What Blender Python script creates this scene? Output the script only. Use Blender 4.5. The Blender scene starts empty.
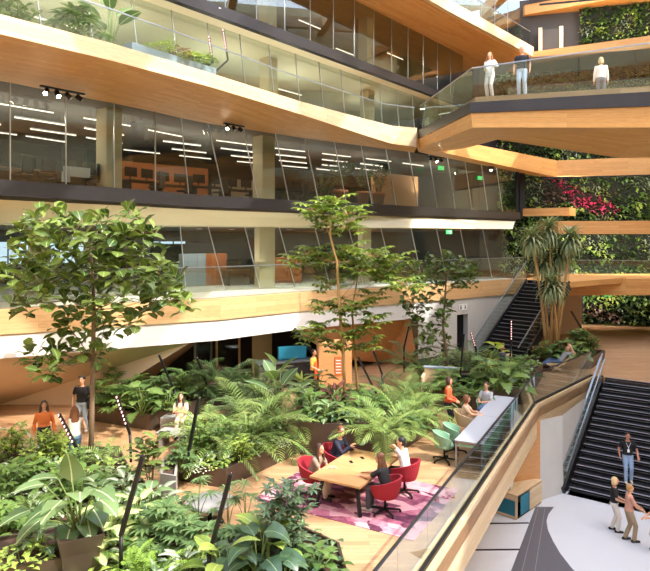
import bpy, math, random
from mathutils import Vector as V, Matrix, noise
R = random.Random(7)
S = bpy.context.scene
COL = S.collection
PI = math.pi
F, CX, HY, H = 620.0, 325.0, 238.0, 6.1      # focal length in pixels, optical centre, horizon row, eye height above the garden deck

def on(px, py, z=0.0):                        # the point at height z seen at a pixel
    Y = F * (H - z) / (py - HY)
    return V(((px - CX) / F * Y, Y, z))
def at(px, py, Y):
    return V(((px - CX) / F * Y, Y, H + (HY - py) / F * Y))
def v2(p): return V((p[0], p[1], 0))

# ------------------------------------------------------------------ properties
def tag(o, label=None, cat=None, group=None, kind=None):
    if label: o['label'] = label
    if cat: o['category'] = cat
    if group: o['group'] = group
    if kind: o['kind'] = kind
    return o
def empty(name, loc=(0, 0, 0), rz=0.0, label=None, cat=None, group=None):
    o = bpy.data.objects.new(name, None); COL.objects.link(o)
    o.location = loc; o.rotation_euler = (0, 0, rz); o.empty_display_size = .1
    return tag(o, label, cat, group)
def copy_tree(o, parent=None, name=None):
    c = o.copy(); COL.objects.link(c)
    if name: c.name = name
    if parent is not None: c.parent = parent
    for ch in o.children: copy_tree(ch, c)
    return c

# ------------------------------------------------------------------ mesh builder
class MB:
    def __init__(s): s.v = []; s.f = []; s.uv = []; s.mi = []; s.sm = []
    def face(s, pts, mat=0, smooth=False, uv=None):
        b = len(s.v); pts = [V(p) for p in pts]
        s.v += pts; s.f.append(list(range(b, b + len(pts)))); s.mi.append(mat); s.sm.append(smooth)
        if uv is None:
            u = (pts[1] - pts[0]); n = (pts[1] - pts[0]).cross(pts[-1] - pts[0])
            u = u.normalized() if u.length > 1e-9 else V((1, 0, 0))
            w = n.normalized().cross(u) if n.length > 1e-12 else V((0, 0, 1))
            uv = [(p.dot(u), p.dot(w)) for p in pts]
        s.uv.append(uv)
    def raw(s, verts, faces, mat=0, smooth=True, uvs=None):
        b = len(s.v); s.v += [V(p) for p in verts]
        for f in faces:
            s.f.append([b + i for i in f]); s.mi.append(mat); s.sm.append(smooth)
            s.uv.append([uvs[i] for i in f] if uvs else [(s.v[b + i].x + s.v[b + i].y, s.v[b + i].z) for i in f])
    def box(s, c, d, rz=0.0, mat=0, M=None):
        x, y, z = d[0] / 2, d[1] / 2, d[2] / 2
        m = Matrix.Translation(V(c)) @ (M if M is not None else Matrix.Rotation(rz, 4, 'Z'))
        P = [m @ V((a * x, b * y, e * z)) for e in (-1, 1) for b in (-1, 1) for a in (-1, 1)]
        for q in ((4, 5, 7, 6), (1, 0, 2, 3), (0, 1, 5, 4), (3, 2, 6, 7), (2, 0, 4, 6), (1, 3, 7, 5)):
            s.face([P[i] for i in q], mat)
    def bar(s, a, b, w, h, mat=0, up=(0, 0, 1)):
        a, b = V(a), V(b); d = (b - a); L = d.length; d = d / L
        r = d.cross(V(up))
        if r.length < 1e-5: r = d.cross(V((1, 0, 0)))
        r.normalize(); u = r.cross(d)
        m = Matrix((d, r, u)).transposed().to_4x4()
        s.box((a + b) / 2, (L, w, h), M=m, mat=mat)
    def prism(s, poly, z0, z1, mat=0, top=None, bottom=True, sides=True):
        a = sum(poly[i][0] * poly[(i + 1) % len(poly)][1] - poly[(i + 1) % len(poly)][0] * poly[i][1] for i in range(len(poly)))
        if a < 0: poly = poly[::-1]
        n = len(poly)
        s.face([(p[0], p[1], z1) for p in poly], mat if top is None else top)
        if bottom: s.face([(p[0], p[1], z0) for p in poly[::-1]], mat)
        if sides:
            for i in range(n):
                p, q = poly[i], poly[(i + 1) % n]
                s.face([(p[0], p[1], z0), (q[0], q[1], z0), (q[0], q[1], z1), (p[0], p[1], z1)], mat)
    def tube(s, pts, rad, n=8, mat=0, caps=True, squash=None):
        pts = [V(p) for p in pts]; k = len(pts)
        if not hasattr(rad, '__len__'): rad = [rad] * k
        ref = None; vs = []; fs = []
        for i, p in enumerate(pts):
            d = (pts[min(i + 1, k - 1)] - pts[max(i - 1, 0)])
            d = d.normalized() if d.length > 1e-9 else V((0, 0, 1))
            if ref is None: ref = V((1, 0, 0)) if abs(d.x) < .8 else V((0, 1, 0))
            x = (ref - d * ref.dot(d)).normalized(); y = d.cross(x); ref = x
            for j in range(n):
                a = 2 * PI * j / n
                vs.append(p + x * (math.cos(a) * rad[i]) + y * (math.sin(a) * rad[i]))
        for i in range(k - 1):
            for j in range(n):
                fs.append((i * n + j, i * n + (j + 1) % n, (i + 1) * n + (j + 1) % n, (i + 1) * n + j))
        if caps:
            fs.append(tuple(range(n))[::-1]); fs.append(tuple((k - 1) * n + j for j in range(n)))
        s.raw(vs, fs, mat, True)
    def lathe(s, c, prof, n=20, mat=0, sx=1, sy=1):
        vs = []; fs = []
        for r, z in prof:
            for j in range(n):
                a = 2 * PI * j / n
                vs.append((c[0] + r * math.cos(a) * sx, c[1] + r * math.sin(a) * sy, c[2] + z))
        for i in range(len(prof) - 1):
            for j in range(n):
                fs.append((i * n + j, i * n + (j + 1) % n, (i + 1) * n + (j + 1) % n, (i + 1) * n + j))
        fs.append(tuple(range(n))[::-1]); fs.append(tuple((len(prof) - 1) * n + j for j in range(n)))
        s.raw(vs, fs, mat, True)
    def ell(s, c, r, M=None, n=12, m=8, mat=0):
        vs = []; fs = []; M = M or Matrix.Identity(3); c = V(c)
        for i in range(m + 1):
            t = PI * i / m
            for j in range(n):
                a = 2 * PI * j / n
                vs.append(c + M @ V((r[0] * math.sin(t) * math.cos(a), r[1] * math.sin(t) * math.sin(a), r[2] * math.cos(t))))
        for i in range(m):
            for j in range(n):
                fs.append((i * n + j, (i + 1) * n + j, (i + 1) * n + (j + 1) % n, i * n + (j + 1) % n))
        s.raw(vs, fs, mat, True)
    def mesh(s, name):
        me = bpy.data.meshes.new(name)
        me.from_pydata([tuple(p) for p in s.v], [], s.f)
        me.polygons.foreach_set('material_index', s.mi)
        me.polygons.foreach_set('use_smooth', s.sm)
        ul = me.uv_layers.new(name='UVMap')
        ul.data.foreach_set('uv', [c for f in s.uv for uv in f for c in uv])
        me.update(); return me
    def build(s, name, mats, parent=None, loc=None, rz=None, bevel=0):
        me = s.mesh(name)
        for m in (mats if isinstance(mats, (list, tuple)) else [mats]): me.materials.append(m)
        o = bpy.data.objects.new(name, me); COL.objects.link(o)
        if parent is not None: o.parent = parent
        if loc is not None: o.location = loc
        if rz is not None: o.rotation_euler = (0, 0, rz)
        if bevel:
            w = o.modifiers.new('weld', 'WELD'); w.merge_threshold = 1e-4
            b = o.modifiers.new('bevel', 'BEVEL'); b.width = bevel; b.segments = 2; b.limit_method = 'ANGLE'
        return o
def struct(o):
    o['kind'] = 'structure'; return o

# ------------------------------------------------------------------ polylines in plan
def offset(poly, d):                          # moves a plan line d metres to its left-hand side
    poly = [V((p[0], p[1])) for p in poly]; out = []
    for i, p in enumerate(poly):
        a = poly[max(i - 1, 0)]; b = poly[min(i + 1, len(poly) - 1)]
        if 0 < i < len(poly) - 1:
            n1 = (p - a).normalized(); n2 = (b - p).normalized(); t = (n1 + n2).normalized()
            k = 1 / max(.5, t.dot(n1))
        else: t = (b - a).normalized(); k = 1
        out.append((p.x - t.y * d * k, p.y + t.x * d * k))
    return out
def length(poly): return sum((V(poly[i + 1][:2]) - V(poly[i][:2])).length for i in range(len(poly) - 1))
def walk(poly, s):                            # point and direction at arc length s
    for i in range(len(poly) - 1):
        a, b = V(poly[i][:2]), V(poly[i + 1][:2]); L = (b - a).length
        if s <= L or i == len(poly) - 2: return a + (b - a) * (s / L), (b - a).normalized()
        s -= L
def resample(poly, step):
    L = length(poly); n = max(1, round(L / step))
    return [walk(poly, L * i / n)[0] for i in range(n + 1)]
def ribbon(mb, lo, hi, mat=0, smooth=False):  # quads between two 3-D lines of as many points
    for i in range(len(lo) - 1):
        mb.face([lo[i], lo[i + 1], hi[i + 1], hi[i]], mat, smooth)
def z_(poly, z):
    return [V((p[0], p[1], z[i] if hasattr(z, '__len__') else z)) for i, p in enumerate(poly)]

# ------------------------------------------------------------------ materials
def nmat(name):
    m = bpy.data.materials.new(name); m.use_nodes = True
    nt = m.node_tree; b = nt.nodes['Principled BSDF']; return m, nt, b
def N(nt, t, **kw):
    n = nt.nodes.new(t)
    for k, v in kw.items():
        if k in n.inputs: n.inputs[k].default_value = v
        else: setattr(n, k, v)
    return n
def lin(c):
    return tuple((x / 12.92 if x <= .04045 else ((x + .055) / 1.055) ** 2.4) for x in [y / 255 for y in c]) + (1,)
def plain(name, rgb, rough=.6, metal=0, var=.08, scale=6, emit=0, bump=0):
    m, nt, b = nmat(name); c = lin(rgb)
    b.inputs['Roughness'].default_value = rough; b.inputs['Metallic'].default_value = metal
    tc = N(nt, 'ShaderNodeTexCoord'); no = N(nt, 'ShaderNodeTexNoise', Scale=scale, Detail=4)
    nt.links.new(tc.outputs['Object'], no.inputs['Vector'])
    mx = N(nt, 'ShaderNodeMix', data_type='RGBA')
    mx.inputs['A'].default_value = tuple(x * (1 - var) for x in c[:3]) + (1,)
    mx.inputs['B'].default_value = tuple(min(1, x * (1 + var)) for x in c[:3]) + (1,)
    nt.links.new(no.outputs['Fac'], mx.inputs['Factor']); nt.links.new(mx.outputs['Result'], b.inputs['Base Color'])
    if emit:
        b.inputs['Emission Color'].default_value = c; b.inputs['Emission Strength'].default_value = emit
    if bump:
        bp = N(nt, 'ShaderNodeBump', Strength=bump, Distance=.02); nt.links.new(no.outputs['Fac'], bp.inputs['Height']); nt.links.new(bp.outputs['Normal'], b.inputs['Normal'])
    return m
def wood(name, ca, cb, plank=(1.8, .12), rough=.5, seam=.65, coord='UV'):
    m, nt, b = nmat(name); b.inputs['Roughness'].default_value = rough
    tc = N(nt, 'ShaderNodeTexCoord'); src = tc.outputs[coord]
    br = N(nt, 'ShaderNodeTexBrick', Scale=1.0); br.offset = .37; br.offset_frequency = 2
    for k, v in (('Brick Width', plank[0]), ('Row Height', plank[1]), ('Mortar Size', .0035), ('Mortar Smooth', .3), ('Bias', 0.0)): br.inputs[k].default_value = v
    br.inputs['Color1'].default_value = lin(ca); br.inputs['Color2'].default_value = lin(cb)
    br.inputs['Mortar'].default_value = tuple(x * seam for x in lin(cb)[:3]) + (1,)
    nt.links.new(src, br.inputs['Vector'])
    mp = N(nt, 'ShaderNodeMapping'); mp.inputs['Scale'].default_value = (1.2, 14, 14); nt.links.new(src, mp.inputs['Vector'])
    no = N(nt, 'ShaderNodeTexNoise', Scale=2.2, Detail=6, Roughness=.65); nt.links.new(mp.outputs['Vector'], no.inputs['Vector'])
    rp = N(nt, 'ShaderNodeMapRange'); rp.inputs['From Min'].default_value = .3; rp.inputs['From Max'].default_value = .7
    rp.inputs['To Min'].default_value = .82; rp.inputs['To Max'].default_value = 1.12
    nt.links.new(no.outputs['Fac'], rp.inputs['Value'])
    mx = N(nt, 'ShaderNodeMix', data_type='RGBA', blend_type='MULTIPLY'); mx.inputs['Factor'].default_value = 1
    nt.links.new(br.outputs['Color'], mx.inputs['A']); nt.links.new(rp.outputs['Result'], mx.inputs['B'])
    nt.links.new(mx.outputs['Result'], b.inputs['Base Color']); return m
def glass(name, tint=(.86, .92, .9), rough=.01, f0=.045):
    m = bpy.data.materials.new(name); m.use_nodes = True; nt = m.node_tree; nt.nodes.clear()
    o = N(nt, 'ShaderNodeOutputMaterial'); t = N(nt, 'ShaderNodeBsdfTransparent'); g = N(nt, 'ShaderNodeBsdfGlossy', Roughness=rough)
    t.inputs['Color'].default_value = tint + (1,); g.inputs['Color'].default_value = (.95, 1, .98, 1)
    lw = N(nt, 'ShaderNodeLayerWeight', Blend=.5); pw = N(nt, 'ShaderNodeMath', operation='POWER'); pw.inputs[1].default_value = 5
    mr = N(nt, 'ShaderNodeMapRange'); mr.inputs['To Min'].default_value = f0; mr.inputs['To Max'].default_value = 1
    nt.links.new(lw.outputs['Facing'], pw.inputs[0]); nt.links.new(pw.outputs[0], mr.inputs['Value'])
    mx = N(nt, 'ShaderNodeMixShader'); nt.links.new(mr.outputs['Result'], mx.inputs['Fac'])
    nt.links.new(t.outputs[0], mx.inputs[1]); nt.links.new(g.outputs[0], mx.inputs[2]); nt.links.new(mx.outputs[0], o.inputs['Surface'])
    return m
def leafm(name, ca, cb, mid=None, midw=.12, trans=.3, rough=.3, edge=None):
    """leaf: colour varies from leaf to leaf, a paler or patterned middle runs along the UV"""
    m, nt, b = nmat(name); b.inputs['Roughness'].default_value = rough
    ge = N(nt, 'ShaderNodeNewGeometry'); mx = N(nt, 'ShaderNodeMix', data_type='RGBA')
    mx.inputs['A'].default_value = lin(ca); mx.inputs['B'].default_value = lin(cb)
    nt.links.new(ge.outputs['Random Per Island'], mx.inputs['Factor'])
    colr = mx.outputs['Result']
    if mid:
        tc = N(nt, 'ShaderNodeTexCoord'); sp = N(nt, 'ShaderNodeSeparateXYZ'); nt.links.new(tc.outputs['UV'], sp.inputs[0])
        ab = N(nt, 'ShaderNodeMath', operation='ABSOLUTE'); nt.links.new(sp.outputs['X'], ab.inputs[0])
        nz = N(nt, 'ShaderNodeTexNoise', Scale=9); nt.links.new(tc.outputs['UV'], nz.inputs['Vector'])
        ad = N(nt, 'ShaderNodeMath', operation='MULTIPLY_ADD'); ad.inputs[1].default_value = midw * 1.6; ad.inputs[2].default_value = -midw * .8
        nt.links.new(nz.outputs['Fac'], ad.inputs[0]); su = N(nt, 'ShaderNodeMath', operation='ADD'); nt.links.new(ab.outputs[0], su.inputs[0]); nt.links.new(ad.outputs[0], su.inputs[1])
        mr = N(nt, 'ShaderNodeMapRange'); mr.inputs['From Min'].default_value = midw * .7; mr.inputs['From Max'].default_value = midw * 1.3
        nt.links.new(su.outputs[0], mr.inputs['Value'])
        m2 = N(nt, 'ShaderNodeMix', data_type='RGBA'); m2.inputs['A'].default_value = lin(mid)
        nt.links.new(mr.outputs['Result'], m2.inputs['Factor']); nt.links.new(colr, m2.inputs['B']); colr = m2.outputs['Result']
    nt.links.new(colr, b.inputs['Base Color'])
    tr = N(nt, 'ShaderNodeBsdfTranslucent'); br = N(nt, 'ShaderNodeMix', data_type='RGBA', blend_type='MULTIPLY'); br.inputs['Factor'].default_value = 1
    br.inputs['B'].default_value = (1.3, 1.3, .7, 1); nt.links.new(colr, br.inputs['A']); nt.links.new(br.outputs['Result'], tr.inputs['Color'])
    ms = N(nt, 'ShaderNodeMixShader'); ms.inputs['Fac'].default_value = trans * .75
    out = nt.nodes['Material Output']
    nt.links.new(b.outputs[0], ms.inputs[1]); nt.links.new(tr.outputs[0], ms.inputs[2]); nt.links.new(ms.outputs[0], out.inputs['Surface'])
    return m
M = {}
M['oak'] = wood('oak_cladding', (224, 170, 104), (210, 152, 86), (2.4, .16))
M['oak_pale_sunlit'] = wood('oak_sunlit_fascia', (220, 196, 158), (206, 178, 138), (2.6, .2))  # same oak as the cladding, with sunlight put into the fascia's colour
M['oak_part_sunlit'] = wood('oak_part_sunlit_balcony', (218, 178, 128), (206, 162, 110), (2.6, .2))  # same oak with less sunlight in its colour, for the low fascia
M['deck'] = wood('oak_deck', (198, 158, 118), (174, 134, 96), (1.4, .14), rough=.45)
M['table'] = wood('oak_table', (200, 156, 108), (186, 142, 94), (2.2, .3), rough=.4, seam=.8)
M['ply'] = wood('plywood', (206, 152, 100), (200, 146, 94), (2.4, 1.2), seam=.7)
M['concrete'] = plain('concrete', (196, 194, 190), .85, 0, .1, 1.3, bump=.1)
M['concrete_warm'] = plain('warm_concrete', (214, 192, 166), .85, 0, .1, .8, bump=.1)  # deck's warm bounce on the sloping wall is put into this colour
M['pale_floor'] = plain('pale_floor', (206, 196, 180), .6, 0, .06, 2)
M['column'] = plain('pale_timber_column', (204, 184, 146), .7, 0, .12, 3)
M['cream'] = plain('cream_soffit', (226, 218, 184), .7, 0, .06, .7)
M['white_band'] = plain('white_render', (230, 228, 224), .8, 0, .04, 1)
M['terrazzo'] = plain('white_terrazzo', (206, 208, 212), .4, 0, .05, 40)
M['slate'] = plain('grey_mosaic', (92, 90, 96), .5, 0, .14, 18)
M['black'] = plain('black_steel', (24, 24, 26), .45, .3, .1, 9)
M['steel'] = plain('dark_steel', (62, 60, 62), .38, .6, .12, 4)
M['bronze'] = plain('bronze_planter', (92, 80, 70), .36, .55, .16, 3)
M['stairs'] = plain('black_stair', (26, 26, 30), .55, 0, .1, 5)
M['nosing'] = plain('grey_nosing', (150, 150, 158), .5, 0, .08, 5)
M['rail'] = plain('rail_metal', (150, 158, 166), .35, .8, .05, 4)
M['chrome'] = plain('pale_metal', (200, 202, 204), .3, .9, .04, 4)
M['soil'] = plain('soil', (70, 50, 36), .95, 0, .3, 14, bump=.5)
M['terracotta'] = plain('terracotta', (196, 112, 72), .8, 0, .12, 8)
M['stone'] = plain('grey_stone', (150, 148, 144), .8, 0, .1, 10)
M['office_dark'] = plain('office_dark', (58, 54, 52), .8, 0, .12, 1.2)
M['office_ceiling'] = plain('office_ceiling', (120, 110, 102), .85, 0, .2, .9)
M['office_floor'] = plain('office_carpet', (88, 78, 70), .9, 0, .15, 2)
M['orange'] = plain('orange_panel', (188, 104, 48), .7, 0, .08, 1.5)
M['white'] = plain('white_paint', (226, 226, 224), .6, 0, .03, 3)
M['bluegrey'] = plain('blue_grey_panel', (150, 164, 178), .6, 0, .05, 2)
M['teal'] = plain('teal_panel', (30, 116, 140), .5, 0, .08, 2)
M['mint'] = plain('mint_shell', (126, 164, 136), .5, 0, .05, 6)
M['beige'] = plain('beige_cloth', (206, 180, 144), .9, 0, .06, 20)
M['red'] = plain('crimson_cloth', (150, 28, 42), .8, 0, .08, 30)
M['desk'] = plain('grey_desk_top', (164, 168, 176), .5, 0, .03, 5)
M['paleblue'] = plain('pale_blue_shell', (166, 186, 206), .5, 0, .05, 6)
M['glass'] = glass('balustrade_glass', (.91, .955, .945), .01, .07)
M['window'] = glass('facade_glass', (.8, .84, .82), .01, .06)
def emit(name, rgb, st):
    m, nt, b = nmat(name); b.inputs['Base Color'].default_value = lin(rgb)
    b.inputs['Emission Color'].default_value = lin(rgb); b.inputs['Emission Strength'].default_value = st; return m
M['tube'] = emit('strip_light', (255, 232, 214), 3.6)
M['led'] = emit('pink_led', (255, 190, 190), 2.5)
M['spot'] = emit('spot_lamp', (255, 236, 205), 60)
M['exit'] = emit('exit_sign', (60, 190, 100), 1.2)
M['screen'] = plain('monitor_screen', (20, 22, 26), .25, 0, .05, 3)
# ================================================================== THE BUILDING
LC, LD, LA, LE, LF = 3.8, 7.6, 11.4, 15.2, 19.0        # floor levels above the garden deck
PZ = -3.2                                              # plaza level
C_edge = [(-17, 15.7), (-10.2, 19.5), (-3.9, 23), (-1.04, 25.7), (5, 29.7), (11.25, 34.5)]
C_glass = [(-18, 18.5), (-11.7, 22.1), (-5.3, 26.2), (-2.4, 28.4), (4.2, 31.4), (10.9, 36.0)]
D_edge = [(-14.5, 11.2), (-9.17, 17.5), (-6.1, 21.6), (-4.8, 23.8), (-1.15, 27.4), (4.5, 32.2), (12.6, 40.0)]
A_edge = [(-12.5, 9.2), (-7.8, 14.9), (-5.9, 17.1), (-3.75, 20.2), (-.98, 24.4), (1.65, 27.8), (3.2, 29.7), (4.5, 30.3)]
A_low = [11.0, 11.0, 11.0, 11.03, 10.98, 10.75, 10.62, 10.55]
E_edge = [(-15, 11), (-10.5, 16.4), (-4.2, 24.3), (6.4, 37.6), (9.5, 41.5)]
F_edge = [(-10, 13.5), (-2, 23.2), (6.6, 33.6), (14.2, 42.2)]
LEFT_BACK = [(-30, 24), (-12, 46)]

def slab(name, front, depth, z0, z1, mats, mat=0, top=1):
    mb = MB(); back = offset(front, depth)
    mb.prism(list(front) + back[::-1], z0, z1, mat, top=top); return struct(mb.build(name, mats))

# --- ground: garden deck, plaza
deckline = [(-7.2, -6.6), (1.93, 11.17), (7.69, 22.3), (11.66, 26.8)]
ST_O, ST_D, ST_T = V((12.3, 27.2, 0)), V((-.6, -.8, 0)), V((.8, -.6, 0))
ST_W, ST_N, ST_TREAD, ST_RISE = 9.0, 18, .326, 3.2 / 18
tr = ST_O + ST_T * ST_W
mb = MB(); mb.prism([(-24, -6.6)] + [(-7.2, -6.6), (1.93, 11.17), (7.69, 22.3), (11.66, 26.8), (12.3, 27.2), (tr.x, tr.y), (28, tr.y), (28, 44), (-24, 44)], -.35, 0)
struct(mb.build('floor', M['deck']))
mb = MB(); mb.prism([(-24, -8), (28, -8), (28, 45), (-24, 45)], PZ - .3, PZ); struct(mb.build('floor_plaza', M['terrazzo']))
# dark curved inlay and thin strips in the plaza floor
def pz(px, py): return on(px, py, PZ)
arc = [pz(*p) for p in ((554, 507), (548.5, 514), (546.5, 521), (548, 530), (553, 541), (560, 553), (570, 566), (584, 582), (604, 600))]
lft = [pz(*p) for p in ((496, 600), (511, 571), (535.5, 507))]
mb = MB(); mb.prism([(p.x, p.y) for p in arc + lft], PZ, PZ + .004); struct(mb.build('trim_1', M['slate']))
for k, (a, b) in enumerate((((489, 523.5), (529, 523)), ((474, 550), (520, 549.5)))):
    mb = MB(); p, q = pz(*a), pz(*b); mb.bar(p + V((0, 0, .001)), q + V((0, 0, .001)), .09, .006); struct(mb.build('trim_%d' % (2 + k), M['black']))
for k, (a, b) in enumerate((((538, 508), (522, 571)), ((545, 508), (535, 571)))):
    mb = MB(); p, q = pz(*a), pz(*b); mb.bar(p + V((0, 0, .004)), q + V((0, 0, .003)), .014, .004); struct(mb.build('trim_%d' % (4 + k), M['stone']))

# --- edge beam of the garden deck with its glass balustrade
mb = MB(); out = deckline; inn = offset(deckline, .32)
ribbon(mb, z_(out, -.95), z_(out, .12)); ribbon(mb, z_(out, .12), z_(inn, .12)); ribbon(mb, z_(inn, .12), z_(inn, 0)); ribbon(mb, z_(inn, -.95), z_(out, -.95))
mb.face([V((11.66, 26.8, -.95)), V((11.66, 26.8, .12)), V((inn[-1][0], inn[-1][1], .12)), V((inn[-1][0], inn[-1][1], -.95))])
struct(mb.build('trim_6', M['oak_pale_sunlit']))
def balustrade(line, z, h, label, name='glass_balustrade', pane=1.5, rail=True, flat=False, base=.05, railmat='steel', shoe=True, z1=None, group=None, mat='glass'):
    L = length(line); zz = lambda s: z + (0 if z1 is None else (z1 - z) * s / L)
    p0, _ = walk(line, L / 2)
    root = empty(name, (p0.x, p0.y, zz(L / 2)), 0, label, 'railing', group); off = -root.location
    pts = resample(line, pane); n = len(pts) - 1
    for i in range(n):
        a, b = pts[i], pts[i + 1]; za, zb = zz(L * i / n), zz(L * (i + 1) / n)
        d = (b - a).normalized(); a2, b2 = a + d * .012, b - d * .012; nn = V((-d.y, d.x)) * .007
        g = MB()
        P = [V((q.x + s * nn.x, q.y + s * nn.y, e)) + off for s in (-1, 1) for q, e in ((a2, (z if flat else za) + base), (b2, (z if flat else zb) + base), (b2, zb + h), (a2, za + h))]
        for q in ((0, 1, 2, 3), (5, 4, 7, 6), (3, 2, 6, 7), (0, 4, 5, 1), (0, 3, 7, 4), (1, 5, 6, 2)): g.face([P[k] for k in q])
        g.build('pane', M[mat], root)
    ln = [V((q.x, q.y, zz(L * i / n))) + off for i, q in enumerate(pts)]
    if rail:
        g = MB()
        for i in range(n): g.bar(ln[i] + V((0, 0, h + .02)), ln[i + 1] + V((0, 0, h + .02)), .045, .035)
        g.build('handrail', M[railmat], root)
    if shoe:
        g = MB()
        for i in range(n): g.bar(ln[i] + V((0, 0, .03)), ln[i + 1] + V((0, 0, .03)), .09, .07)
        g.build('base_channel', M['black'], root)
    return root
mid = offset(deckline, .14)
balustrade([mid[0], mid[1], mid[2]], .12, 1.05, 'long glass balustrade with dark handrail beside the meeting table and grey desk', pane=1.55)
balustrade([mid[2], mid[3]], .12, 1.05, 'short glass balustrade on the oak beam between the reclining man and the plaza stairs', pane=1.4)
# walls under the deck
uw = [(-9, -5), (.0, 12.2), (5.0, 21.0), (7.62, 21.95)]
mb = MB(); ribbon(mb, z_(uw, PZ), z_(uw, -.36)); struct(mb.build('wall_under_deck', M['ply']))
ucw = [(7.62, 21.95), (8.66, 22.6), (11.6, 26.5)]
mb = MB(); ribbon(mb, z_(ucw, PZ), z_(ucw, -.36)); struct(mb.build('wall_concrete_under_deck', M['concrete']))

# --- plaza stairs
root = empty('plaza_stairs', ST_O, 0); root['kind'] = 'structure'
tr_ = MB(); no_ = MB()
for i in range(ST_N):
    z = -(i + 1) * ST_RISE; a = ST_D * (ST_TREAD * i); b = ST_D * (ST_TREAD * (i + 1)); t = ST_T * ST_W
    q = [a, a + t, b + t, b]; tr_.prism([(p.x, p.y) for p in q], z - .25 if i else z - .3, z)
    tr_.face([a + V((0, 0, z)), a + t + V((0, 0, z)), a + t + V((0, 0, z + ST_RISE)), a + V((0, 0, z + ST_RISE))])
    e = a + V((0, 0, z + ST_RISE)); no_.bar(e + ST_D * .03, e + ST_D * .03 + t, .07, .012)
    no_.bar(e + V((0, 0, -.1)) + ST_D * .004, e + t + V((0, 0, -.1)) + ST_D * .004, .008, .012)
tr_.build('step_run', M['stairs'], root); no_.build('nosing_strips', M['nosing'], root)
ssl = [ST_O - ST_T * .12, ST_O - ST_T * .12 + ST_D * (ST_TREAD * ST_N)]
mb = MB(); mb.bar(ssl[0] + V((0, 0, -.15)), ssl[1] + V((0, 0, PZ + .02)), .12, .42); struct(mb.build('trim_stringer', M['steel']))
sl = [(p.x, p.y) for p in ssl]
r_ = balustrade(sl, .0, 1.0, 'sloping glass and metal balustrade running down the left edge of the plaza stairs', pane=1.3, railmat='rail', z1=PZ, base=.1)
g = MB(); o_ = -r_.location
for dz, dt in ((.8, .1), (.8, -.1)):
    g.bar(ssl[0] + ST_T * dt + V((0, 0, dz)) + o_, ssl[1] + ST_T * dt + V((0, 0, PZ + dz)) + o_, .045, .045)
g.build('grab_rail', M['rail'], r_)

# --- stairs from the garden up to the first balcony
s2a, s2d = V((11.1, 34.0, LC)), V((-.72, -.69, 0)); s2t = V((.69, -.72, 0)); n2 = 22; td, rs = .24, LC / 22
root = empty('garden_stairs', s2a, 0); root['kind'] = 'structure'
tr_ = MB(); no_ = MB()
for i in range(n2):
    z = -(i + 1) * rs; a = s2d * (td * i); b = s2d * (td * (i + 1)); t = s2t * 2.3
    tr_.prism([(p.x, p.y) for p in (a, a + t, b + t, b)], z - .2, z)
    tr_.face([a + V((0, 0, z)), a + t + V((0, 0, z)), a + t + V((0, 0, z + rs)), a + V((0, 0, z + rs))])
    e = a + V((0, 0, z + rs)) + s2d * .02; no_.bar(e, e + t, .04, .012)
tr_.build('step_run', M['stairs'], root); no_.build('nosing_strips', M['nosing'], root)
for k, o2 in enumerate((-.06, 2.36)):
    a = s2a + s2t * o2; b = a + s2d * (td * n2)
    st = MB(); st.bar(a + V((0, 0, -.2)) - s2a, b + V((0, 0, -LC - .1)) - s2a, .08, .45); st.build('stringer', M['steel'], root)
    balustrade([(a.x, a.y), (b.x, b.y)], LC, 1.0, ('glass side of the back garden stairs nearest the grey wall and dark door', 'glass side of the back garden stairs next to the tall thin-stemmed tree')[k], pane=1.2, z1=0.0, railmat='rail')
# landing in front of the facade at the top
mb = MB(); mb.prism([(11.1, 34.0), (12.7, 32.35), (17.5, 36), (14.5, 40), (11.3, 35.0)], LC - .3, LC); struct(mb.build('floor_landing', M['oak']))

# --- balcony C: floor, fascia, white band, sloping soffit, concrete wall
slab('floor_balcony_low', offset(C_edge, .02), 14, LC - .4, LC, [M['concrete'], M['pale_floor']])
def fascia(name, edge, z0, z1, mat, thick=.25, lean=0):
    mb = MB(); e0 = z_(offset(edge, lean), z0); e1 = z_(edge, z1); b1 = z_(offset(edge, thick), z1); b0 = z_(offset(edge, thick + lean), z0)
    ribbon(mb, e0, e1); ribbon(mb, e1, b1); ribbon(mb, b1, b0); ribbon(mb, b0, e0)
    mb.face([e0[0], e1[0], b1[0], b0[0]]); mb.face([e0[-1], b0[-1], b1[-1], e1[-1]])
    return struct(mb.build(name, mat))
fascia('trim_fascia_low', C_edge, 3.06, LC + .06, M['oak_part_sunlit'], .3)
wl = offset(C_edge, .06)
fascia('wall_white_band', wl[:5], 2.3, 3.06, M['white_band'], .3)
# left: sloping plaster underside down to the deck
top = z_(wl[:3], 2.3); Ls = [V((-18.6, 19.0, 0)), V((-11.9, 22.7, 0)), V((-8.6, 22.7, 0))]
top2 = [top[0], top[1], V((-4.9, 22.45, 2.3))]
mb = MB(); ribbon(mb, Ls, top2); mb.face([V((-8.6, 22.7, 0)), V((-7.5, 27, 0)), V((-4.6, 27, 2.3)), V((-4.9, 22.45, 2.3))])
struct(mb.build('wall_sloping', M['concrete_warm']))
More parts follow.
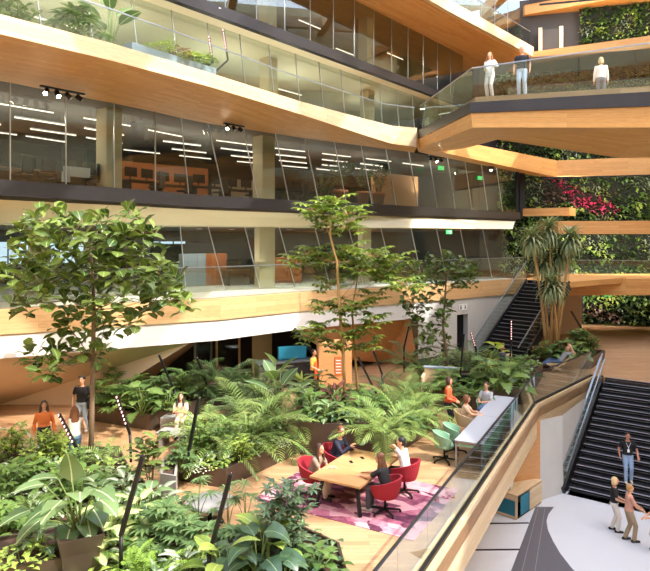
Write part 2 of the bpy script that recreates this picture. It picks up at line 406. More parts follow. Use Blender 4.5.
# right: tilted plywood panel and concrete wall with the dark door
a = offset(C_edge, .1); pA, _ = walk(a, length(a[:4]) - 0.3); pB, _ = walk(a, length(a[:5]) - 1.2)
mb = MB()
P = [V((pA.x, pA.y, 2.34)), V((pB.x, pB.y, 2.6)), V((pB.x + .4, pB.y - .1, .3)), V((pB.x - 1.0, pB.y + 1.2, 0)), V((pA.x + 1.9, pA.y + 2.6, 0.6))]
mb.face(P); mb.face([p + V((-.05, .06, 0)) for p in P[::-1]])
for i in range(5): mb.face([P[i], P[(i + 1) % 5], P[(i + 1) % 5] + V((-.05, .06, 0)), P[i] + V((-.05, .06, 0))])
struct(mb.build('wall_plywood', M['ply']))
mb = MB(); q = V((pA.x, pA.y, 2.35)); mb.bar(q, q + V((1.2, 1.0, -1.7)), .16, .16); struct(mb.build('beam_diagonal', M['black']))
cw = [(pB.x + .45, pB.y + .15), (5.05, 29.85), (11.15, 34.5)]
cw1, dr = V((5.05, 29.85)), (V((11.15, 34.5)) - V((5.05, 29.85))).normalized()
def along(px):                                          # where a pixel column meets the concrete wall
    k = (px - CX) / F; s = (k * cw1.y - cw1.x) / (dr.x - k * dr.y); return cw1 + dr * s
d0, d1 = along(457), along(468)
mb = MB(); ribbon(mb, z_([cw[0], cw[1], d0], 0), z_([cw[0], cw[1], d0], 3.06)); ribbon(mb, z_([d1, cw[2]], 0), z_([d1, cw[2]], 3.06)); ribbon(mb, z_([d0, d1], 2.25), z_([d0, d1], 3.06))
nrm = V((-dr.y, dr.x)); ribbon(mb, z_([d0, d0 + nrm * .35], 0), z_([d0, d0 + nrm * .35], 2.25)); ribbon(mb, z_([d1 + nrm * .35, d1], 0), z_([d1 + nrm * .35, d1], 2.25)); ribbon(mb, z_([d0, d1], 2.25), z_([d0 + nrm * .35, d1 + nrm * .35], 2.25))
struct(mb.build('wall_concrete', M['concrete']))
mb = MB(); ribbon(mb, z_([d0 + nrm * .3, d1 + nrm * .3], 0), z_([d0 + nrm * .3, d1 + nrm * .3], 2.25)); struct(mb.build('door_1', M['black']))
c = (d0 + d1) / 2; sg = empty('restroom_sign', (c.x, c.y, 2.62), math.atan2(dr.y, dr.x), 'small white restroom sign with two pictograms above the dark doorway', 'sign')
mb = MB(); mb.box((0, -.02, 0), (.66, .02, .3)); mb.build('plate', M['white'], sg)
for x, w in ((-.16, 0), (.16, 1)):
    mb = MB(); mb.ell((x, -.034, .08), (.03, .006, .03)); mb.face([(x - (.03 if w else .045), -.036, -.11), (x + (.03 if w else .045), -.036, -.11), (x + .045, -.036, .04), (x - .045, -.036, .04)] if not w else [(x - .06, -.036, -.08), (x + .06, -.036, -.08), (x + .02, -.036, .045), (x - .02, -.036, .045)]); mb.build('pictogram', M['black'], sg)
# recess with glazed portal under the balcony
rb = [(-7.6, 27), (-1.5, 30.0), (4.2, 33.5)]
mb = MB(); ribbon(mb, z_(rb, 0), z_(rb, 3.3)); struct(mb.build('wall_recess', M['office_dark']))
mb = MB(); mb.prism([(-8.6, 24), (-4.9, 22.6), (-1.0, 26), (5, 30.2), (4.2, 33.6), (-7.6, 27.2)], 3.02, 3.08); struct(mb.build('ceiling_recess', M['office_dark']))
for k, (px, w, wm) in enumerate(((228, 1.0, 'oak_pale_sunlit'), (262, .8, 'column'), (203, .7, 'bluegrey'))):
    p = at(px, 330, 26.6); dd = empty('door_%d' % (k + 2), (p.x, p.y, 0), .45); dd['kind'] = 'structure'
    mb = MB(); mb.box((0, 0, 1.15), (w, .05, 2.2)); mb.build('leaf', M['window' if k != 1 else 'column'], dd)
    mb = MB()
    for x in (-w / 2, w / 2): mb.box((x, 0, 1.15), (.08, .1, 2.3))
    mb.box((0, 0, 2.28), (w + .08, .1, .08)); mb.build('frame', M[wm], dd)

# --- glazed facades: every bay a window with its own pane and mullion
WN = [0]
def facade(line, z0, z1, step=1.75, lean=0.0, lean_from=0.0, topline=None, mat='window'):
    L = length(line); n = max(1, round(L / step)); 
    for i in range(n):
        q = []
        for s in (L * i / n, L * (i + 1) / n):
            p, d = walk(line, s); sh = lean * min(1, max(0, (s - lean_from) / 2.5)) if lean else 0
            a = V((p.x, p.y, z0)); t, _ = walk(topline or line, max(0, (s - sh)) * (length(topline) / L if topline else 1)); b = V((t.x, t.y, z1))
            q.append((a, b))
        (a0, b0), (a1, b1) = q; WN[0] += 1
        nn = (a1 - a0).cross(b0 - a0).normalized() * .012
        g = MB(); P = [a0, a1, b1, b0]; Q = [p + nn for p in P]
        g.face(P); g.face(Q[::-1])
        for k in range(4): g.face([P[k], Q[k], Q[(k + 1) % 4], P[(k + 1) % 4]])
        w = g.build('window_%d' % WN[0], M[mat]); struct(w)
        g = MB(); g.bar(a0, b0, .028, .05, up=nn); g.build('mullion', M['chrome'], w)
D_glass = offset(D_edge, .25)
facade(D_glass, LD, 10.62, 1.75, .8, length(D_edge[:3]) + .8)
facade(C_glass, LC, 6.62, 1.75, .8, length(C_glass[:2]) + 6.2)
A_glass = offset(E_edge, .8)
facade(A_glass, LA, 14.75, 1.8, .5, 7)
E_glass = offset(E_edge, .3)
facade(E_glass, LE, 18.35, 1.75)
# slabs and bands
slab('floor_office_middle', offset(D_edge, .3), 13, 7.2, LD, [M['office_ceiling'], M['office_floor']])
fascia('trim_dark_band_middle', D_edge, 7.3, LD + .16, M['steel'], .3)
ds = offset(D_edge, .3); 
mb = MB(); cg = [walk(C_glass, length(C_glass) * i / 24)[0] for i in range(25)]; dd = [walk(ds, length(ds) * i / 24)[0] for i in range(25)]
mids = [(dd[i] * .45 + cg[i] * .55) for i in range(25)]
ribbon(mb, z_(dd, 7.2), z_(mids, 7.0)); ribbon(mb, z_(mids, 7.0), z_(cg, 6.62)); ribbon(mb, z_(cg, 6.62), z_(offset([tuple(c) for c in cg], 1.2), 6.6)); struct(mb.build('ceiling_low_soffit', M['cream']))
mb = MB(); ribbon(mb, z_(offset([tuple(c) for c in cg], 1.2), 6.6), z_(offset([tuple(c) for c in cg], 12), 6.5)); struct(mb.build('ceiling_low_office', M['office_ceiling']))
# upper wooden balcony A
mb = MB(); e = A_edge; ag = [walk(D_glass, length(D_glass) * i / 30)[0] for i in range(31)]
up, lo = z_(e, LA + .08), z_(e, A_low); lo = [p + V((-.02, .02, 0)) for p in lo]
ribbon(mb, lo, up); ribbon(mb, up, z_(offset(e, .3), LA + .08))
struct(mb.build('trim_fascia_upper', M['oak_pale_sunlit']))
mb = MB(); La = length(e); Ld = length(D_glass[:6]) + .5; k = 40
fr = []; bk = []
for i in range(k + 1):
    p, _ = walk(e, La * i / k); s = La * i / k; acc = 0; zz = A_low[-1]
    for j in range(len(e) - 1):
        l = (V(e[j + 1]) - V(e[j])).length
        if s <= acc + l + 1e-6: zz = A_low[j] + (A_low[j + 1] - A_low[j]) * (s - acc) / l; break
        acc += l
    fr.append(V((p.x, p.y, zz))); q, _ = walk(D_glass, Ld * i / k); bk.append(V((q.x, q.y, 10.6)))
ribbon(mb, fr, bk); struct(mb.build('ceiling_oak_soffit', M['oak']))
slab('floor_balcony_upper', offset(A_edge, .05), 6, LA - .25, LA, [M['office_ceiling'], M['pale_floor']])
slab('floor_office_upper', offset(D_glass, .1), 14, 10.62, LA - .01, [M['office_ceiling'], M['office_floor']])
slab('floor_office_top', offset(E_edge, .3), 13, 14.8, LE, [M['office_ceiling'], M['office_floor']])
fascia('trim_dark_band_upper', E_edge, 14.8, LE + .06, M['steel'], .3)
mb = MB(); ee = z_(offset(E_edge, .3), 14.8); e2 = z_(offset(E_edge, 2.4), 14.55); e3 = z_(offset(E_edge, 12), 14.5); ribbon(mb, ee, e2); ribbon(mb, e2, e3); struct(mb.build('ceiling_cream_upper', M['cream']))
fascia('trim_fascia_top', F_edge, 18.45, LF + .1, M['oak_pale_sunlit'], .3)
mb = MB(); ribbon(mb, z_(F_edge, 18.46), z_(offset(E_edge, .35)[:3] + [(11.5, 43.5)], 18.35)); struct(mb.build('ceiling_oak_top', M['oak']))
slab('floor_top', offset(F_edge, .3), 14, 18.4, LF, [M['oak'], M['deck']])
slab('roof_offices', offset(F_edge, .6), 16, 22.6, 23.2, [M['oak'], M['concrete']])
# facade above the top floor and back walls of the offices
facade(offset(F_edge, 1.0), LF, 22.6, 1.9)
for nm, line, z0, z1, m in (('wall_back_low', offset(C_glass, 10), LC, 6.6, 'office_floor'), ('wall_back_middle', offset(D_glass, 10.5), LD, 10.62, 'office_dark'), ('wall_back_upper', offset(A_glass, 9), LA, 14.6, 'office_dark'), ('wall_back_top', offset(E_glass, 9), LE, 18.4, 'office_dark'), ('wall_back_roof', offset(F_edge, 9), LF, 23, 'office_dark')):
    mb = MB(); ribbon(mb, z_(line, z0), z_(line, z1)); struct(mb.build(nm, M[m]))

# --- the bridge
b_near = [(4.55, 30.5), (5.1, 21.8), (10.6, 20.2), (22, 17.2)]
b_back = [(7.2, 31.8), (7.6, 25.6), (11.6, 24.2), (23, 21.2)]
bz = 11.1
bt_ = [11.38, 10.87, 10.87, 10.87]; bs_ = [10.95, 10.5, 10.4, 10.3]
mb = MB(); ribbon(mb, z_(b_near, bs_), z_(b_near, bt_)); ribbon(mb, z_(b_near, bt_), z_(offset(b_near, .25), bt_)); struct(mb.build('trim_bridge_steel', M['steel']))
mb = MB(); n1 = z_(offset(b_near, .05), bs_); n2_ = z_(offset(b_near, .12), [10.5, 10.0, 9.72, 9.5])
bel = [V((5.9, 31.0, 10.45)), V((7.0, 25.2, 10.1)), V((11.2, 23.6, 9.15)), V((22.6, 20.4, 8.9))]
bb = z_(b_back, [10.7, 10.6, 10.5, 10.5]); bt = z_(b_back, [11.38, bz, bz, bz])
ribbon(mb, n2_, n1); ribbon(mb, bel, n2_); ribbon(mb, bb, bel); ribbon(mb, bt, bb); struct(mb.build('beam_bridge', M['oak']))
mb = MB(); ribbon(mb, z_(offset(b_near, .25), [11.35, bz, bz, bz]), z_(b_back, [11.35, bz, bz, bz])); ribbon(mb, z_(offset(b_near, .25), bt_), z_(offset(b_near, .25), [11.36, bz, bz, bz])); struct(mb.build('floor_bridge', M['deck']))
bl = offset(b_near, .12)
balustrade(bl[:2], 11.38, 1.2, 'glass balustrade on the short side of the bridge joining the oak balcony', pane=1.7, railmat='rail', shoe=False, z1=10.9)
balustrade(bl[1:], 10.88, 1.2, 'front glass balustrade of the bridge the people lean on', pane=1.7, railmat='rail', shoe=False, z1=12.1, flat=True, base=-.05)
balustrade(offset(b_back, -.1)[1:], bz, 1.15, 'rear glass balustrade of the bridge behind the people', pane=1.7, railmat='steel')
# balcony balustrades
balustrade(offset(C_edge, .2), LC, 1.2, 'glass balustrade with pale handrail along the low oak balcony behind the trees', pane=1.5, railmat='rail')
ae = offset(A_edge, .25)
balustrade(ae, LA, 1.1, 'glass balustrade along the sunlit upper oak balcony with hanging planters', pane=1.7, railmat='rail', shoe=False)
balustrade(offset(F_edge, .25), LF, 1.2, 'glass balustrade on the topmost balcony above the bridge', pane=1.8, railmat='rail', shoe=False)

# --- far side: continuation of the upper balcony, slab beams, green walls
A2 = [(4.5, 30.3), (15.4, 41.2), (27.5, 36.6)]
mb = MB(); u = z_(A2, 11.25); l = z_(A2, [10.55, 10.15, 10.0]); ribbon(mb, l, u); ribbon(mb, u, z_(offset(A2, 2.2), 11.25))
ribbon(mb, z_([(4.9, 32.5), (14.5, 43.0), (28, 40)], [10.6, 10.4, 10.3]), l); struct(mb.build('beam_far_upper', M['oak']))
def farbeam(name, pts, z0, z1, back=2.6, m='oak'):
    mb = MB(); e0 = z_(pts, z0); e1 = z_(pts, z1); k1 = z_([(p[0] - .2, p[1] + back) for p in pts], z1); k0 = z_([(p[0] - .2, p[1] + back) for p in pts], z0)
    ribbon(mb, e0, e1); ribbon(mb, e1, k1); ribbon(mb, k0, e0); mb.face([e0[0], k0[0], k1[0], e1[0]]); struct(mb.build(name, M[m]))
farbeam('beam_far_middle', [(14.5, 38.6), (28, 36.2)], 6.35, 7.15)
farbeam('beam_far_low', [(13.4, 35.6), (28, 36.0)], 2.8, 3.75, 5)
farbeam('beam_ledge', [(13.0, 41.2), (15.6, 39.6), (16.4, 40.6)], 7.55, 8.05, .8)
farbeam('beam_far_top', [(13.9, 42.2), (28, 34.6)], 18.0, 18.75, 8)
farbeam('ceiling_far_top', [(14.5, 45.0), (28, 37)], 22.3, 23.0, 6)
mb = MB(); mb.prism([(13.0, 41), (28, 37), (28, 43), (13, 44.5)], 18.0, 18.05); struct(mb.build('floor_far_top', M['deck']))
mb = MB(); mb.box((13.1, 41.3, 9.2), (.35, .35, 3.4)); mb.box((12.5, 40.4, 9.2), (.2, .2, 3.4)); struct(mb.build('column_corner', M['black']))
mb = MB(); ribbon(mb, [V((11.5, 46.2, PZ)), V((30, 41.0, PZ))], [V((11.5, 46.2, 23.5)), V((30, 41.0, 23.5))]); struct(mb.build('wall_far', M['office_dark']))
balustrade([(14.6, 38.9), (27, 36.6)], 3.75, .0 + .95, 'glass balustrade in front of the middle strip of green wall', pane=2.2, railmat='rail', shoe=False)
# door at the far top, wall piece at the far ground
p0, p1 = at(543, 30, 44.3), at(558, 30, 44.0)
dd = empty('door_9', ((p0.x + p1.x) / 2, 44.1, 18.05), -.25); dd['kind'] = 'structure'
mb = MB(); mb.box((0, 0, 1.45), (1.1, .06, 2.9)); mb.build('leaf', M['office_dark'], dd)
mb = MB(); mb.box((-.7, 0, 1.5), (.25, .12, 3.1)); mb.box((.7, 0, 1.5), (.25, .12, 3.1)); mb.build('frame', M['column'], dd)
mb = MB(); mb.box((14.9, 39.3, 1.4), (2.6, .2, 2.8), -.1); struct(mb.build('wall_far_plaster', M['concrete_warm']))
# enclosing walls of the rest of the atrium, roof with skylight beams
mb = MB(); ribbon(mb, [V((23.6, 44, PZ)), V((23.6, -8, PZ))], [V((23.6, 44, 26)), V((23.6, -8, 26))]); struct(mb.build('wall_east', M['cream']))
for z in (3.2, 7, 10.8, 14.6, 18.4):
    mb = MB(); mb.box((23.3, 12, z), (.7, 44, .9)); struct(mb.build('beam_east', M['oak']))
mb = MB(); ribbon(mb, [V((26.5, -8, PZ)), V((-24, -8, PZ))], [V((26.5, -8, 22)), V((-24, -8, 22))]); struct(mb.build('wall_south', M['cream']))
for z in (3.2, 7, 10.8, 14.6, 18.4):
    mb = MB(); mb.box((1, -7.6, z), (50, .7, .9)); struct(mb.build('beam_south', M['oak']))
mb = MB(); ribbon(mb, [V((-24, -8, 0)), V((-24, 30, 0))], [V((-24, -8, 22)), V((-24, 30, 22))]); struct(mb.build('wall_west', M['cream']))
for i, x in enumerate(range(-20, 27, 6)):
    mb = MB(); mb.box((x, 17, 24.2), (.45, 56, .9)); struct(mb.build('beam_roof', M['oak_pale_sunlit']))
for i, y in enumerate(range(-5, 45, 8)):
    mb = MB(); mb.box((1, y, 24.2), (52, .6, .9)); struct(mb.build('beam_roof_cross', M['oak_pale_sunlit']))

mb = MB(); ribbon(mb, [V((-26, 26, PZ)), V((-12, 50, PZ)), V((12, 50.5, PZ)), V((14, 45.6, PZ))], [V((-26, 26, 23.5)), V((-12, 50, 23.5)), V((12, 50.5, 23.5)), V((14, 45.6, 23.5))]); struct(mb.build('wall_north', M['office_dark']))
# ================================================================== OFFICES BEHIND THE GLASS
def inside(line, s, t):                                  # s metres along a facade line, t metres behind it
    p, d = walk(line, s); return V((p.x - d.y * t, p.y + d.x * t, 0)), math.atan2(d.y, d.x)
def inpx(line, px, t):                                   # the point t metres behind a facade that shows at a pixel column
    o = offset(line, t); p, d = walk(o, s_of(o, px)); return V((p.x, p.y, 0)), math.atan2(d.y, d.x)
def s_of(line, px):                                      # arc length where a pixel column meets a facade line
    k = (px - CX) / F; best = (9e9, 0)
    for i in range(400):
        s = length(line) * i / 399; p, _ = walk(line, s); e = abs(p.x - k * p.y)
        if e < best[0]: best = (e, s)
    return best[1]
for nm, line, px, t, z0, z1, w in (('column', D_glass, 110, 1.1, LD, 10.62, .62), ('column', D_glass, 264, 1.1, LD, 10.62, .7), ('column', C_glass, 264, 1.0, LC, 6.6, .76), ('column', C_glass, 365, 1.0, LC, 6.6, .5),
        ('column', A_glass, 268, 1.2, LA, 14.6, .6), ('column', A_glass, 367, 1.2, LA, 14.6, .6), ('column', E_glass, 268, 1.2, LE, 18.4, .6), ('column', E_glass, 366, 1.2, LE, 18.4, .6), ('column', C_glass, 40, 1.0, LC, 6.6, .7)):
    p, a = inpx(line, px, t); mb = MB(); mb.box((p.x, p.y, (z0 + z1) / 2), (w, w, z1 - z0), a); struct(mb.build(nm, M['column']))
LIGHT = None
def strip_light(p, a, label, group, ln=1.9):
    global LIGHT
    if LIGHT is None:
        LIGHT = empty('strip_light', (0, 0, 0)); mb = MB(); mb.box((0, 0, .05), (ln, .04, .05)); mb.build('housing', M['white'], LIGHT)
        mb = MB(); mb.box((0, 0, .01), (ln, .026, .03)); mb.build('diffuser', M['tube'], LIGHT)
        for x in (-.7, .7):
            mb = MB(); mb.tube([(x, 0, .07), (x, 0, .32)], .006, 5); mb.build('suspension_wire', M['black'], LIGHT)
        o = LIGHT
    else: o = copy_tree(LIGHT)
    o.location = p; o.rotation_euler = (0, 0, a); tag(o, label, 'light', group)
k = 0
for r, t in enumerate((1.5, 3.3, 5.1, 6.9)):
    for i in range(9):
        s = s_of(D_glass, 0) - 1.5 + i * 3.0 + (r % 2) * 1.5
        if s < .5 or s > length(D_glass) - 8: continue
        p, a = inside(D_glass, s, t); p.z = 10.25
        strip_light(p, a, ('slim white strip light under the middle office ceiling, %s' % ('row nearest the glass', 'second row from the glass', 'third row from the glass', 'row deepest in the room')[r]), 'strip lights in the middle office row %d' % (r + 1))
for i, (px, t) in enumerate(((250, 2.5), (310, 3.5), (345, 5), (395, 3))):
    p, a = inpx(E_glass, px, t); p.z = 18.0; strip_light(p, a, 'slim white strip light under the top office ceiling', 'strip lights in the top office')
for i, (px, t) in enumerate(((60, 3), (290, 3.5), (330, 5))):
    p, a = inpx(A_glass, px, t); p.z = 14.1; strip_light(p, a, 'slim white strip light under the cream ceiling of the upper office', 'strip lights in the upper office')
DL_ = None
for i, (px, t) in enumerate(((30, 2), (100, 2.5), (150, 3), (200, 2), (232, 3), (262, 2.4), (290, 2), (320, 3), (360, 2.5))):
    p, a = inpx(C_glass, px, t); p.z = 6.53
    if DL_ is None:
        DL_ = empty('downlight', p); mb = MB(); mb.lathe((0, 0, -.03), [(.13, 0), (.14, .03), (.1, .03), (.1, 0)], 14); mb.build('ring', M['white'], DL_); mb = MB(); mb.lathe((0, 0, -.02), [(.1, 0), (.1, .01)], 14); mb.build('lamp', M['tube'], DL_); o = DL_
    else: o = copy_tree(DL_)
    o.location = p; tag(o, 'small round downlight in the cream ceiling of the low office', 'light', 'downlights in the low office')
def room_fill(line, s, t, z, W, up=False):                 # added fill lamps: downward for the ceiling fittings, upward to brighten the ceilings
    p, a = inside(line, s, t); ld = bpy.data.lights.new('room_fill_lamp', 'AREA'); ld.shape = 'RECTANGLE'; ld.size = 2.2 if up else 1.8; ld.size_y = 1.4 if up else .05; ld.energy = W; ld.color = (1, .93, .84)
    o = bpy.data.objects.new('room_fill_lamp', ld); COL.objects.link(o); o.location = (p.x, p.y, z); o.rotation_euler = (PI if up else 0, 0, a)
for px in (20, 75, 140, 200, 240, 300, 350, 400, 470):
    room_fill(D_glass, s_of(D_glass, px), 2.4, 10.2, 60); room_fill(D_glass, s_of(D_glass, px), 2.6, 8.9, 45, True); px < 380 and room_fill(C_glass, s_of(C_glass, px), 2.2, 6.45, 40)
for px in (40, 130, 250, 320, 400): room_fill(A_glass, s_of(A_glass, px), 2.4, 14.0, 80); room_fill(A_glass, s_of(A_glass, px), 2.2, 12.6, 55, True)
for px in (250, 320, 390): room_fill(E_glass, s_of(E_glass, px), 2.4, 17.9, 70)
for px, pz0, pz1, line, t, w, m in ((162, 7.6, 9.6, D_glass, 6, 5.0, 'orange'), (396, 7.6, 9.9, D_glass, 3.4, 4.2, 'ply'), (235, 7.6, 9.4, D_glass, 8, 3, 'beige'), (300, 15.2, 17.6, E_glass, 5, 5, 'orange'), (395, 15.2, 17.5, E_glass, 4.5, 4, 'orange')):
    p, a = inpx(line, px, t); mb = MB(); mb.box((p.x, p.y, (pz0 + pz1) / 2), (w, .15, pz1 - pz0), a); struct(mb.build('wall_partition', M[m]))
# bright windows in the back wall of the low office
wm = emit('daylight_window', (205, 225, 245), 1.6)
for k, px in enumerate((16, 166, 50)):
    p, a = inpx(C_glass, px, 9.6); d_ = empty('window_%d' % (200 + k), (p.x, p.y, 5.35), a); d_['kind'] = 'structure'
    mb = MB(); mb.box((0, 0, 0), (3.2 if k != 1 else 2.3, .05, 1.1)); mb.build('pane', wm, d_)
    mb = MB()
    for x in (-1.2, -.4, .4, 1.2): mb.box((x, -.05, 0), (.06, .06, 1.1))
    mb.build('mullion', M['black'], d_)
def cabinet(px, t, line, z, size, m, label):
    p, a = inpx(line, px, t); c = empty('cabinet', (p.x, p.y, z), a, label, 'cabinet'); w, d, h = size
    mb = MB(); mb.box((0, 0, h / 2), (w, d, h)); mb.build('body', M[m], c, bevel=.01)
    for k in (-1, 1):
        f = MB(); f.box((k * w / 4, -d / 2 - .012, h / 2), (w / 2 - .02, .02, h - .06)); f = f.build('door', M[m], c)
        f2 = MB(); f2.box((k * .05, -d / 2 - .03, h / 2), (.015, .02, .14)); f2.build('handle', M['chrome'], f)
cabinet(196, 3.4, C_glass, LC, (1.5, .45, 1.55), 'bluegrey', 'blue grey cabinet in the low office, next to an orange one')
cabinet(215, 3.4, C_glass, LC, (1.15, .45, 1.55), 'orange', 'orange cabinet in the low office, next to a blue grey one')
cabinet(285, 3.2, C_glass, LC, (1.6, .5, 1.3), 'orange', 'orange cabinet in the low office behind the wide pale column')
cabinet(182, 6.0, C_glass, LC, (3.6, .5, 2.0), 'steel', 'long dark cabinet deep in the low office')
def office_set(px, t, line, z, kind, where, n):
    p, a = inpx(line, px, t)
    d = empty('office_desk', (p.x, p.y, z), a, 'office desk %s' % where, 'desk')
    mb = MB(); mb.box((0, 0, .72), (1.8, .8, .04)); mb.build('desk_top', M[kind], d)
    for x in (-.82, .82):
        mb = MB(); mb.box((x, 0, .35), (.05, .7, .7)); mb.build('leg', M['black'], d)
    Rz = Matrix.Rotation(a, 3, 'Z')
    for k, x in enumerate((-.42, .42)[:n]):
        q = p + Rz @ V((x, .1, 0)); m_ = empty('monitor', (q.x, q.y, z + .74), a, '%s of two monitors on desk %s' % (('first', 'second')[k], where), 'monitor')
        mb = MB(); mb.box((0, 0, .34), (.6, .03, .36)); mb.build('screen', M['screen'], m_)
        mb = MB(); mb.box((0, .03, .1), (.05, .03, .2)); mb.box((0, .03, .006), (.24, .16, .012)); mb.build('stand', M['black'], m_)
    q = p + Rz @ V((.1, -.75, 0)); c = empty('office_chair', (q.x, q.y, z), a + .3, 'black office chair at the desk %s' % where, 'chair')
    mb = MB(); mb.box((0, 0, .47), (.48, .48, .08)); mb.build('seat', M['black'], c, bevel=.03)
    mb = MB(); mb.box((0, -.24, .8), (.46, .06, .58)); mb.build('backrest', M['black'], c, bevel=.02)
    mb = MB(); mb.tube([(0, 0, .06), (0, 0, .44)], .03, 6); mb.build('column_lift', M['black'], c)
    mb = MB()
    for i in range(5): mb.bar((0, 0, .07), (.28 * math.cos(i * 1.257), .28 * math.sin(i * 1.257), .05), .05, .03)
    mb.build('base', M['black'], c)
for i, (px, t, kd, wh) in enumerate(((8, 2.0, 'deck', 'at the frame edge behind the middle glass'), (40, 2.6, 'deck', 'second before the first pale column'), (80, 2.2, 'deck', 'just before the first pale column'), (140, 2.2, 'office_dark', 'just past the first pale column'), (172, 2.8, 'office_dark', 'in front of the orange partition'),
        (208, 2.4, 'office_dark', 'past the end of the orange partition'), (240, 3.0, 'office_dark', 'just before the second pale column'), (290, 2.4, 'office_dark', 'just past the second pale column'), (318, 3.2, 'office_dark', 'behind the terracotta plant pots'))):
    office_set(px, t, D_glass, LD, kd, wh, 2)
for i, (px, t, wh) in enumerate(((60, 2.4, 'in the low office behind the fig tree'), (130, 2.6, 'in the low office before the blue grey cabinet'), (240, 2.8, 'in the low office between orange cabinet and column'))):
    office_set(px, t, C_glass, LC, 'office_dark', wh, 2)
p, a = inpx(D_glass, 64, 1.4); wb = empty('notice_board', (p.x, p.y, LD), a, 'white sheets pinned on a frame behind the middle glass', 'board')
mb = MB(); mb.box((0, 0, .8), (.06, .04, 1.6)); mb.box((.9, 0, .8), (.06, .04, 1.6)); mb.build('frame', M['black'], wb)
mb = MB(); mb.box((.5, -.03, .75), (1.0, .02, .34)); mb.build('sheet', M['white'], wb); mb = MB(); mb.box((.1, -.03, .55), (.3, .02, .34)); mb.build('sheet', M['white'], wb)

# ------------------------------------------------------------------ small fittings
def spots(p, a, label, n=4, on_=(0, 1)):
    r = empty('spotlight_track', p, a, label, 'light'); mb = MB(); mb.box((0, 0, -.02), (.34 * n, .1, .05)); mb.build('track', M['black'], r)
    for i in range(n):
        x = -.17 * n + .17 + i * .34; mb = MB(); dv = V((.15 * (i - 1), -.16, -.2)).normalized(); c0 = V((x, 0, -.16))
        mb.tube([(x, 0, -.04), (x, 0, -.14)], .02, 6); mb.tube([c0 - dv * .1, c0 + dv * .1], .075, 10); s_ = mb.build('spotlight', M['black'], r)
        mb = MB(); mb.tube([c0 + dv * .101, c0 + dv * .115], .06, 10); mb.build('lamp', M['spot' if i in on_ else 'chrome'], s_)
spots(at(63, 89.5, 18.3), .9, 'black spotlight track on the oak soffit near the frame edge, above the fig tree', 4, (0, 1))
spots(at(234, 124.5, 24.6), .85, 'black spotlight track in the middle of the long oak soffit', 3, (0,))
spots(at(436, 157, 31), .5, 'black spotlight track under the oak soffit where the bridge begins', 3, (1,))
spots(at(491, 166.5, 35.8), .5, 'small spotlight under the oak edge beyond the bridge', 1, (0,))
for p, a, lb in ((at(441, 168, 33.2), .6, 'green exit sign behind the glass under the bridge, nearer the spotlights'), (at(480, 178, 37), .7, 'green exit sign behind the glass under the bridge, further along'), (at(449, 232, 33), .6, 'green exit sign behind the lower glass above the concrete wall'), (at(608, 294.6, 36), -.2, 'green exit sign under the oak beam before the lowest green wall')):
    e = empty('exit_sign', p, a, lb, 'sign'); mb = MB(); mb.box((0, 0, 0), (.42, .05, .22)); mb.build('panel', M['exit'], e)
    mb = MB(); mb.box((.08, -.03, 0), (.1, .01, .15)); mb.box((-.08, -.03, .01), (.12, .01, .03)); mb.build('symbol', M['white'], e)
for p, lb in ((at(222, 9, 24.6), 'small white security camera at the near end of the upper dark band'), (at(293, 42, 29.0), 'small white security camera midway along the upper dark band')):
    e = empty('security_camera', p, -.6, lb, 'camera'); mb = MB(); mb.tube([(0, .3, .1), (0, .05, .05)], .03, 6); mb.build('bracket', M['white'], e)
    mb = MB(); mb.tube([(0, .1, 0), (0, -.25, -.05)], .09, 10); mb.build('body', M['white'], e); mb = MB(); mb.tube([(0, -.25, -.05), (0, -.27, -.053)], .06, 10); mb.build('lens', M['black'], e)

# ------------------------------------------------------------------ green walls at the far side
GREENS = [leafm('wall_leaf_dark', (40, 58, 30), (62, 84, 40)), leafm('wall_leaf_mid', (70, 98, 46), (96, 124, 58)), leafm('wall_leaf_light', (128, 152, 66), (160, 176, 92)), leafm('wall_leaf_pink', (178, 40, 84), (204, 70, 110)), leafm('wall_leaf_silver', (110, 124, 96), (140, 152, 122)), leafm('wall_leaf_brown', (84, 70, 56), (110, 84, 72))]

for z, y, lb in ((3.5, 40.6, 'long black light added to brighten the lowest green wall'), (6.3, 41.0, 'long black light added to brighten the green wall strip with the glass balustrade'), (10.0, 41.0, 'long black light added to brighten the magenta patch of green wall'), (14.6, 41.0, 'long black light added to brighten the green wall behind the bridge'), (21.6, 41.5, 'long black light added to brighten the topmost green wall')):  # unseen fittings added to brighten the far green wall
    g_ = empty('added_wall_light', (19.6, y - 1.6, z), -.27, lb, 'light'); mb = MB(); mb.box((0, 0, .06), (11, .16, .08)); mb.build('housing', M['black'], g_)
    ld = bpy.data.lights.new('added_wall_lamp', 'AREA'); ld.shape = 'RECTANGLE'; ld.size = 10.5; ld.size_y = .12; ld.energy = 1000; ld.color = (1, .96, .88); lo = bpy.data.objects.new('lamp', ld); COL.objects.link(lo); lo.parent = g_; lo.rotation_euler = (.75, 0, 0)
for px in (20, 110, 180, 250, 310, 370): room_fill(C_glass, s_of(C_glass, px), .9, 5.0, 22, True)  # added uplights for the low cream ceiling, no fitting of their own
